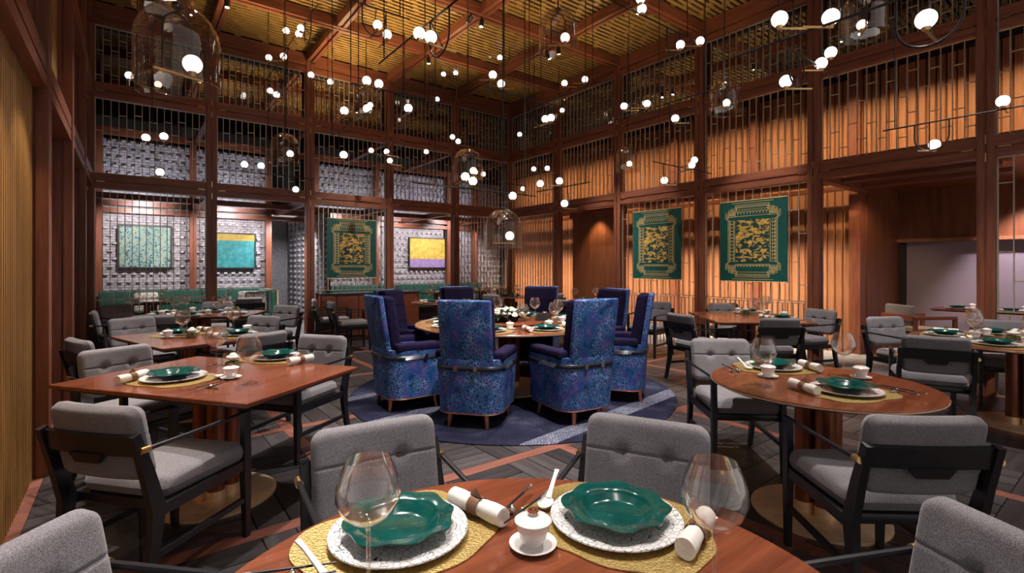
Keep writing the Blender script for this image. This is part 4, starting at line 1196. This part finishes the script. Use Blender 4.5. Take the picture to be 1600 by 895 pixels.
# centrepiece on the large table
ls = empty('lazy_susan', (BC[0], BC[1], TZ + .016)); tag(ls, 'round walnut turntable in the middle of the large table', 'turntable')
MB().lathe([(.001, .004), (.40, .004), (.41, .010), (.41, .018), (.40, .022), (.001, .022)], 64).build('disc', 'table_wood', ls, 30)
MB().lathe([(.12, .0005), (.12, .004)], 32).build('foot', 'black_wood', ls)
fa = empty('flower_arrangement', (BC[0] - .02, BC[1] + .02, TZ + .039)); tag(fa, 'low arrangement of white flowers and green leaves on the turntable', 'flowers')
MB().lathe([(.001, 0), (.13, 0), (.15, .04), (.14, .05), (.001, .045)], 32).build('dish', 'dark_stone', fa, 40)
lm = MB().add([(0, 0, 0), (.05, .022, .012), (.12, .016, .004), (.16, 0, -.012), (.12, -.016, .004), (.05, -.022, .012)], [(0, 1, 2, 3), (0, 3, 4, 5)]).mesh('leaf', 'leaf')
for k in range(70):
    a = k * 2.399; q = .05 + .11 * (k % 7) / 7
    o = ob('leaf', lm, fa, (q * math.cos(a) * 1.2, q * math.sin(a), .05 + .05 * ((k * 7) % 5) / 5)); o.rotation_euler = (random.uniform(-.5, .5), random.uniform(-.7, .25), a)
bl_ = MB(); bl_.ball((0, 0, 0), .020, 10, 6)
for k in range(8):
    a = 2 * PI * k / 8; bl_.ball((.022 * math.cos(a), .022 * math.sin(a), -.004), .016, 8, 5, .7)
bl_ = bl_.mesh('blossom', 'petal', 60)
for k in range(34):
    a = k * 2.399 + .8; q = .20 * math.sqrt((k + .5) / 34)
    o = ob('blossom', bl_, fa, (q * math.cos(a) * 1.15, q * math.sin(a), .135 - 1.1 * q * q + random.uniform(-.012, .012))); o.rotation_euler = (random.uniform(-.5, .5), random.uniform(-.5, .5), 0)
q = MB().box(-.085, .085, -.05, .05, 0, .085).build('slate_box', 'dark_stone', None, None, (BC[0] + .35, BC[1] - .21, TZ + .039)); q.rotation_euler = (0, 0, R(-30)); tag(q, 'dark slate box standing beside the white flowers on the turntable', 'box')

# ---------------------------------------------------------------- pendant lights: opal globes on black bars, hung on rods
GR = .050
globe_me = MB().ball((0, 0, 0), GR, 24, 14).mesh('globe', 'opal_globe', 80)
CEIL = 5.455
def hung(name, label, axis, ref, d, x0, x1, globes=(), loops=(), rods=(), br=.008):
    """bar parallel to a wall through pixel ref at distance d (from the globes' apparent size)"""
    P0 = pxd(ref[0], ref[1], d)
    def on(x):
        vx, vy = ray(x)
        return Vector((P0.x, vy / vx * P0.x, P0.z)) if axis == 'y' else Vector((vx / vy * P0.y, P0.y, P0.z))
    A, B = on(x0), on(x1)
    C = (A + B) / 2
    r = empty(name, C); tag(r, label, 'pendant light', 'opal globe pendants')
    MB().tube([A - C, B - C], br, 8).build('bar', 'black_metal', r, 40)
    rods = rods or ((x0 + x1) / 2,)
    for x in rods:
        p = on(x) - C; MB().tube([p, (p.x, p.y, CEIL - C.z)], .0055, 6).build('rod', 'black_metal', r, 40)
    for l in loops:
        xa, xb, yb = l
        a, b = on(xa) - C, on(xb) - C
        w = (b - a).length / 2; m = (a + b) / 2; dr_ = (b - a).normalized()
        zb = H - (yb - CY) / F * depth(m + C) - C.z
        pts = [a]
        dp = -zb
        rr = min(w, dp * .6)
        for k in range(13):
            t = PI * k / 12
            pts.append(m - dr_ * (w * math.cos(t)) + Vector((0, 0, zb + rr - rr * math.sin(t))))
        pts.append(b)
        MB().tube(pts, br * .9, 8).build('loop', 'black_metal', r, 50)
    for gdef in globes:
        gx, gy, bx = gdef[:3]
        at = on(bx); dd = depth(at); G = pxd(gx, gy, dd) - C; at = at - C
        base = G - Vector((0, 0, GR))
        o = ob('globe', globe_me, r, G)
        MB().lathe([(.016, -GR - .012), (.020, -GR - .002), (.024, -GR + .012)], 14).build('cap', 'brass', o, 40)
        # brass arm from the globe's cap, level, across the bar or hung from it on a short stem
        low = base - Vector((0, 0, .012))
        end = Vector((at.x, at.y, low.z)); v = end - low
        if v.length < .04: v = Vector((.12, 0, 0)) if axis == 'y' else Vector((0, .12, 0))
        end2 = low + v * 1.0 + v.normalized() * .12
        MB().bar(low - v.normalized() * .015, end2, .012, .012).build('arm', 'brass', r)
        if abs(low.z - at.z) > .012:
            MB().tube([(at.x, at.y, at.z), (low + v)], .005, 6).build('stem', 'black_metal', r, 40)
    return r
K = 'opal globe pendant '
hung('globe_pendant', K + 'on a long bar with deep open loop over the small table', 'y', (1218, 64), 3.3, 1148, 1515,
     [(1218, 30, 1232), (1298, 27, 1285), (1447, 30, 1452)], [(1400, 1507, 72)], (1217, 1315))
hung('globe_pendant', K + 'with crossing bar and small loop before the square panel table', 'x', (1260, 92), 4.2, 1222, 1312,
     [(1298, 82, 1292), (1283, 99, 1275), (1228, 127, 1246)], [(1232, 1256, 135)], (1240,))
hung('globe_pendant', K + 'with shallow loop in front of the amber upper wall', 'y', (1460, 190), 4.9, 1380, 1610, [(1460, 226, 1452), (1567, 158, 1572)], [(1429, 1483, 235)], (1398, 1560))
hung('globe_pendant', K + 'with three globes and hanging loop along the right lattice', 'y', (1055, 158), 6.6, 940, 1128, [(975, 166, 985), (1011, 162, 1000), (1055, 185, 1062)], [(1047, 1081, 198)], (983, 1102))
hung('globe_pendant', K + 'with four globes near the ceiling crossing by the right lattice', 'x', (1020, 32), 5.5, 962, 1089, [(1003, 14, 1010), (1001, -2, 1001), (1063, 70, 1056), (1094, 64, 1086)], [(1042, 1062, 87)], (962, 1074))
hung('globe_pendant', K + 'with two globes under the second glass bell', 'y', (890, 145), 8.0, 824, 935, [(882, 130, 890), (914, 124, 908)], (), (834, 926))
hung('globe_pendant', K + 'with four globes and round loop over the large table', 'x', (820, 152), 6.5, 756, 886, [(770, 117, 764), (783, 131, 788), (852, 186, 850), (861, 184, 858)], [(829, 866, 200)], (788, 827))
hung('globe_pendant', K + 'with three small globes high under the ceiling beams', 'y', (770, 85), 9.6, 735, 810, [(748, 84, 752), (768, 86, 768), (781, 90, 786)], [(780, 796, 103)], (790,))
hung('globe_pendant', K + 'short pair close to the ceiling beside the back lattice', 'x', (702, 121), 10.2, 690, 716, [(693, 116, 693), (712, 114, 712)])
hung('globe_pendant', K + 'with small loop in front of the mirror above the counter', 'x', (600, 141), 5.8, 548, 665, [(573, 126, 570), (592, 131, 592), (638, 169, 638)], [(626, 650, 177)], (548, 630, 664))
hung('globe_pendant', K + 'with curved hook below the golden ceiling slats', 'x', (600, 17), 5.5, 520, 640, [(590, 39, 588), (605, 54, 603)], [(566, 603, 56)], (571, 625))
hung('globe_pendant', K + 'with thick bar and side loop below the golden ceiling slats', 'y', (655, 48), 4.2, 592, 722, [(655, 52, 662), (673, 58, 673)], [(672, 702, 88)], (600, 712))
hung('globe_pendant', K + 'with three clustered globes before the gold slats', 'y', (470, 44), 7.3, 450, 497, [(447, 48, 458), (470, 44, 474), (467, 53, 468)], [(476, 486, 67)], (488,))
hung('globe_pendant', K + 'with two globes over a wide loop holding two more', 'y', (430, 105), 8.0, 412, 450, [(420, 90, 428), (443, 88, 438), (422, 142, 422), (432, 148, 432)], [(413, 449, 152)], (443,))
hung('globe_pendant', K + 'small pair in front of the mirror beside the ceiling joint', 'x', (500, 126), 8.2, 484, 518, [(486, 117, 486), (516, 128, 514)], (), (512,))
hung('globe_pendant', K + 'with sloping bar and low drop globe above the counter', 'y', (550, 192), 6.1, 519, 580, [(538, 173, 546), (574, 170, 568), (537, 242, 530)], (), (519, 560))
hung('globe_pendant', K + 'on a long level bar with loop over the second rectangular table', 'x', (420, 272), 7.8, 342, 492, [(382, 257, 382), (408, 259, 408), (462, 296, 460)], [(446, 472, 303)], (419, 447))
hung('globe_pendant', K + 'with three globes below the big smoked bell', 'x', (240, 222), 6.6, 217, 264, [(228, 215, 230), (256, 213, 254), (250, 269, 242)], (), (238,))
hung('globe_pendant', K + 'with three small globes before the post by the counter', 'y', (605, 240), 9.2, 585, 632, [(580, 235, 588), (604, 237, 602), (609, 251, 612)], (), (632,))
hung('globe_pendant', K + 'single small globe right of the counter post', 'x', (666, 241), 10.2, 660, 680, [(666, 237, 666)])
hung('globe_pendant', K + 'single small globe before the mirrored bay', 'x', (678, 158), 10.2, 668, 684, [(683, 155, 682)])
hung('globe_pendant', K + 'small pair just above the ribbed glass bell', 'y', (711, 224), 9.6, 704, 722, [(707, 214, 709), (716, 221, 716)])
hung('globe_pendant', K + 'on a long bar crossing the ribbed glass bell', 'x', (760, 298), 6.0, 645, 838, [(727, 276, 727), (739, 283, 739), (801, 306, 801)], (), (680, 820))
hung('globe_pendant', K + 'with two globes up and one down near the timber door', 'y', (880, 292), 6.8, 838, 923, [(844, 287, 850), (874, 283, 868), (882, 318, 886)], (), (845, 915))
hung('globe_pendant', K + 'thin bar with three small globes in the corner', 'x', (785, 286), 10.0, 742, 822, [(743, 269, 745), (755, 272, 757), (817, 295, 816)])
hung('globe_pendant', K + 'thin bar with a raised pair in the far corner', 'y', (834, 273), 10.0, 802, 868, [(834, 264, 834), (855, 263, 855)])
hung('globe_pendant', K + 'single globe before the dark corner mirror', 'y', (815, 213), 10.4, 808, 824, [(812, 210, 812)])
hung('globe_pendant', K + 'on a dark slanting bar before the lit corridor boards', 'x', (1062, 261), 7.2, 1020, 1112, [(1085, 250, 1086), (1081, 258, 1078), (1038, 282, 1044)], [(1036, 1060, 288)], (1030, 1100))
hung('globe_pendant', K + 'small single globe left of the big smoked bell', 'x', (212, 120), 6.7, 202, 226, [(202, 118, 206)])

def make_bell():
    r = empty('bell_pendant'); r['category'] = 'pendant light'
    prof = [(.205, -.22)]
    prof += [(.205, -.22 + .24 * k / 4) for k in range(1, 5)]
    for k in range(1, 11):
        t = PI / 2 * k / 10; prof.append((max(.018, .205 * math.cos(t)), .02 + .205 * math.sin(t)))
    MB().lathe(prof, 48, cap=False).build('glass_bell', 'bell_glass', r, 60)
    rim = MB().tube([(.205 * math.cos(2 * PI * k / 40), .205 * math.sin(2 * PI * k / 40), -.22) for k in range(40)], .004, 6, True).build('rim', 'bell_glass', r, 60)
    pts = [(-.075, 0, -.16)] + [(-.075 * math.cos(PI * k / 10), 0, .08 + .10 * math.sin(PI * k / 10)) for k in range(11)] + [(.075, 0, -.16)]
    MB().tube(pts, .006, 8).build('arch', 'black_metal', r, 50)
    MB().bar((-.12, .0, -.155), (.13, .0, -.155), .012, .012).build('arm', 'brass', r)
    g_ = ob('globe', globe_me, r, (.075, .0, -.075))
    MB().lathe([(.016, -GR - .022), (.020, -GR - .002), (.024, -GR + .012)], 14).build('cap', 'brass', g_, 40)
    return r
bell0 = make_bell(); bell_u = []
def bell(x, y, d, rz, label):
    p = pxd(x, y, d)
    r = place(bell0, bell_u, p, R(rz), label, 'glass bell pendants')
    MB().tube([(0, 0, .178), (0, 0, CEIL - p.z)], .007, 8).build('rod', 'black_metal', r, 40)
    MB().lathe([(.03, .215), (.03, .235), (.010, .245)], 16).build('collar', 'black_metal', r, 40)
proto_rods = []
bells = [(278, 72, 2.75, 20, 'large smoked glass bell pendant over the fluted panel table'),
         (872, 48, 5.3, -40, 'clear glass bell pendant high over the large round table'),
         (786, 358, 5.55, -30, 'lowest glass bell pendant, just above the large round table'),
         (445, 232, 7.3, -30, 'ribbed glass bell pendant before the lattice above the passage doorway'),
         (1132, 150, 6.6, 10, 'glass bell pendant in front of the right lattice post'),
         (731, 258, 6.8, -30, 'smoked glass bell pendant with a long bar crossing below it'),
         (981, 248, 8.6, 20, 'small glass bell pendant against the amber corridor boards'),
         (572, 156, 8.6, 0, 'glass bell pendant before the mirror above the counter'),
         (1350, 22, 5.0, 30, 'glass bell pendant beside the long bar near the private room'),
         (238, 122, 7.6, 15, 'small glass bell pendant partly behind the large smoked bell'),
         (873, 166, 10.0, -20, 'distant glass bell pendant by the right lattice corner'),
         (256, -28, 3.9, 60, 'glass bell pendant hung higher beside the large smoked bell')]
first = bells[0]
for k, bdef in enumerate(bells):
    if k == 0: continue
    x, y, d, rz, lb = bdef; p = pxd(x, y, d)
    o = copy_tree(bell0); o.location = p; o.rotation_euler = (0, 0, R(rz)); tag(o, lb, None, 'glass bell pendants')
    MB().tube([(0, 0, .178), (0, 0, CEIL - p.z)], .007, 8).build('rod', 'black_metal', o, 40)
    MB().lathe([(.03, .215), (.03, .235), (.010, .245)], 16).build('collar', 'black_metal', o, 40)
bell(*first)

# ---------------------------------------------------------------- ceiling track spots (each a lamp with its own light)
def track_spot(x, y, tx, ty, tz, energy, angle, label, color=(1, .88, .76), blend=.7, z=5.24, radius=.05):
    r = empty('track_spot', (x, y, z)); tag(r, label, 'spotlight', 'black ceiling spotlights')
    v = (Vector((tx, ty, tz)) - Vector((x, y, z))).normalized()
    MB().tube([(0, 0, 0), (0, 0, .05)], .012, 8).build('stem', 'black_metal', r, 40)
    MB().tube([-v * .01, v * .10], .036, 16).build('can', 'black_metal', r, 40)
    MB().tube([v * .1005, v * .1025], .028, 16).build('lens', 'lamp_face', r, 40)
    l = spot('spot_light', Vector((x, y, z)) + v * .125, (tx, ty, tz), energy, angle, color, blend, radius)
    return r
W = (1, .92, .86)
gy = [RY[1], RY[2], RY[3], RY[4], RY[5]]
TS = [(BX[4], RY[3] + .5, .42, 3.55, .7, 'aimed at the fluted panel table'), (BX[4] + .0, RY[2] - .6, .5, 5.7, .7, 'aimed at the second rectangular table'),
      (BX[4], RY[5] + .2, .55, .9, .7, 'aimed at the crackle charger table'), (BX[3], RY[5] - .3, 1.0, .8, .7, 'aimed across the crackle charger table'),
      (BX[2], RY[3] - .3, 3.4, 4.4, .7, 'aimed at the large blue chair table'), (BX[3], RY[4] + .2, 2.3, 3.7, .6, 'aimed at the blue chair backs'),
      (BX[3] + .0, RY[5] + .4, 3.2, 3.2, .6, 'aimed at the blue chair near the small table'), (BX[2], RY[5], 3.15, 1.2, .7, 'aimed at the small round table'),
      (BX[1], RY[4] + .3, 6.2, 3.2, .7, 'aimed at the square panel table'), (BX[1], RY[5], 6.2, .9, .7, 'aimed at the private room table'),
      (BX[4], RY[1], 1.1, 8.1, .7, 'aimed at the table before the speckled painting'), (BX[2], RY[1], 4.7, 8.4, .7, 'aimed at the round table by the counter'),
      (BX[1], RY[2], 6.9, 6.8, .7, 'aimed at the table near the timber door'), (BX[4], RY[4], .0, 2.2, .4, 'aimed at the floor by the fluted panel'),
      (BX[2], RY[2], 3.8, 6.5, .3, 'aimed at the floor behind the navy chairs'), (BX[1], RY[3], 5.2, 5.0, .5, 'aimed at the blue chair by the lattice')]
for (x, y, tx, ty, tz, lb) in TS:
    track_spot(x, y, tx, ty, tz, 330 if 'charger' in lb else 680, 50, 'black ceiling spotlight ' + lb, W)

# concealed light of the place: wall washers; added uplights below the slats follow
AM = (1, .72, .40)
area('upper_wall_washer', (8.45, 5.2, 4.75), (9.46, 5.2, 2.75), 115, 13., .06, (1, .76, .44), 62)
area('lower_wall_washer', (8.20, 7.9, 2.58), (9.46, 7.9, .25), 150, 9.4, .06, (1, .84, .66), 64)
spot('door_washer', (7.70, 7.3, 2.55), (8.0, 7.2, .5), 40, 90, (1, .7, .42), .6)
spot('panel_washer', (8.6, 2.3, 2.7), (9.9, 2.96, 1.0), 60, 80, (1, .7, .42), .6)
spot('private_downlight', (9.3, 1.3, 2.76), (9.8, 1.5, .7), 70, 90, (1, .82, .66), .6)
spot('blind_washer', (10.5, 1.2, 2.74), (11.4, 1.0, .7), 200, 84, (1, .86, .9), .6)
for x in (.2, 1.8, 4.2, 5.8, 7.4):
    spot('brick_washer', (x, 11.4, 2.58), (x, 12.9, 1.4), 120, 100, (1, .92, .9), .5, .04)
    spot('upper_brick_washer', (x, 11.9, 2.80), (x, 12.9, 3.2), 40, 100, (.9, .9, 1), .5, .04)
spot('passage_light', (2.9, 11.8, 2.6), (2.9, 13.2, .6), 150, 100, (.95, .95, 1), .6)
spot('passage_light', (2.2, 10.3, 2.6), (2.2, 10.0, .0), 260, 80, (1, .95, .92), .6)
for y in (2.5, 3.3, 4.1): spot('fluted_washer', (XL + .55, y, 2.62), (XL - .05, y, 1.4), 22, 80, (1, .78, .46), .6, .03)
# unseen uplights added in mid-air to gild the slats
for x, y, e in ((BX[3] + .4, 8.9, 40), (BX[3] + .8, 7.3, 40), (BX[4] + .5, 8.0, 30), (BX[2] + .5, 7.9, 20), (BX[4] + .6, 6.2, 22), (BX[3] + .8, 5.6, 28), (BX[2] + .8, 5.9, 14), (BX[1] + .5, 6.0, 10), (BX[1] + .6, 4.2, 10), (BX[0] - .8, 8.0, 6)):
    spot('added_uplight', (x, y, 4.35), (x, y, 5.5), e * 1.9, 130, (1, .72, .36), .8, .05)
spot('mirror_glow', (BX[3] + .8, YB - .5, 4.3), (BX[3] + .8, YB - .2, 5.4), 25, 110, (1, .78, .42), .8)

for (x, y, tx, ty, lb) in ((BX[2] - .2, RY[2], 3.5, YB, 'panel above the counter'), (BX[1], RY[2] + .3, XR, 5.5, 'green panel nearer the corner'), (BX[1], RY[4], XR, 3.77, 'green panel beside the private room')):  # extra spots added to brighten the hung green panels
    track_spot(x, y, tx, ty, 1.8, 420, 30, 'added black ceiling spotlight aimed at the ' + lb, W)

track_spot(BX[4], RY[2] + .3, XL, 5.6, 1.0, 420, 44, 'added black ceiling spotlight aimed at the brown timber piers', W)  # one more spot, added to lift the dark left piers
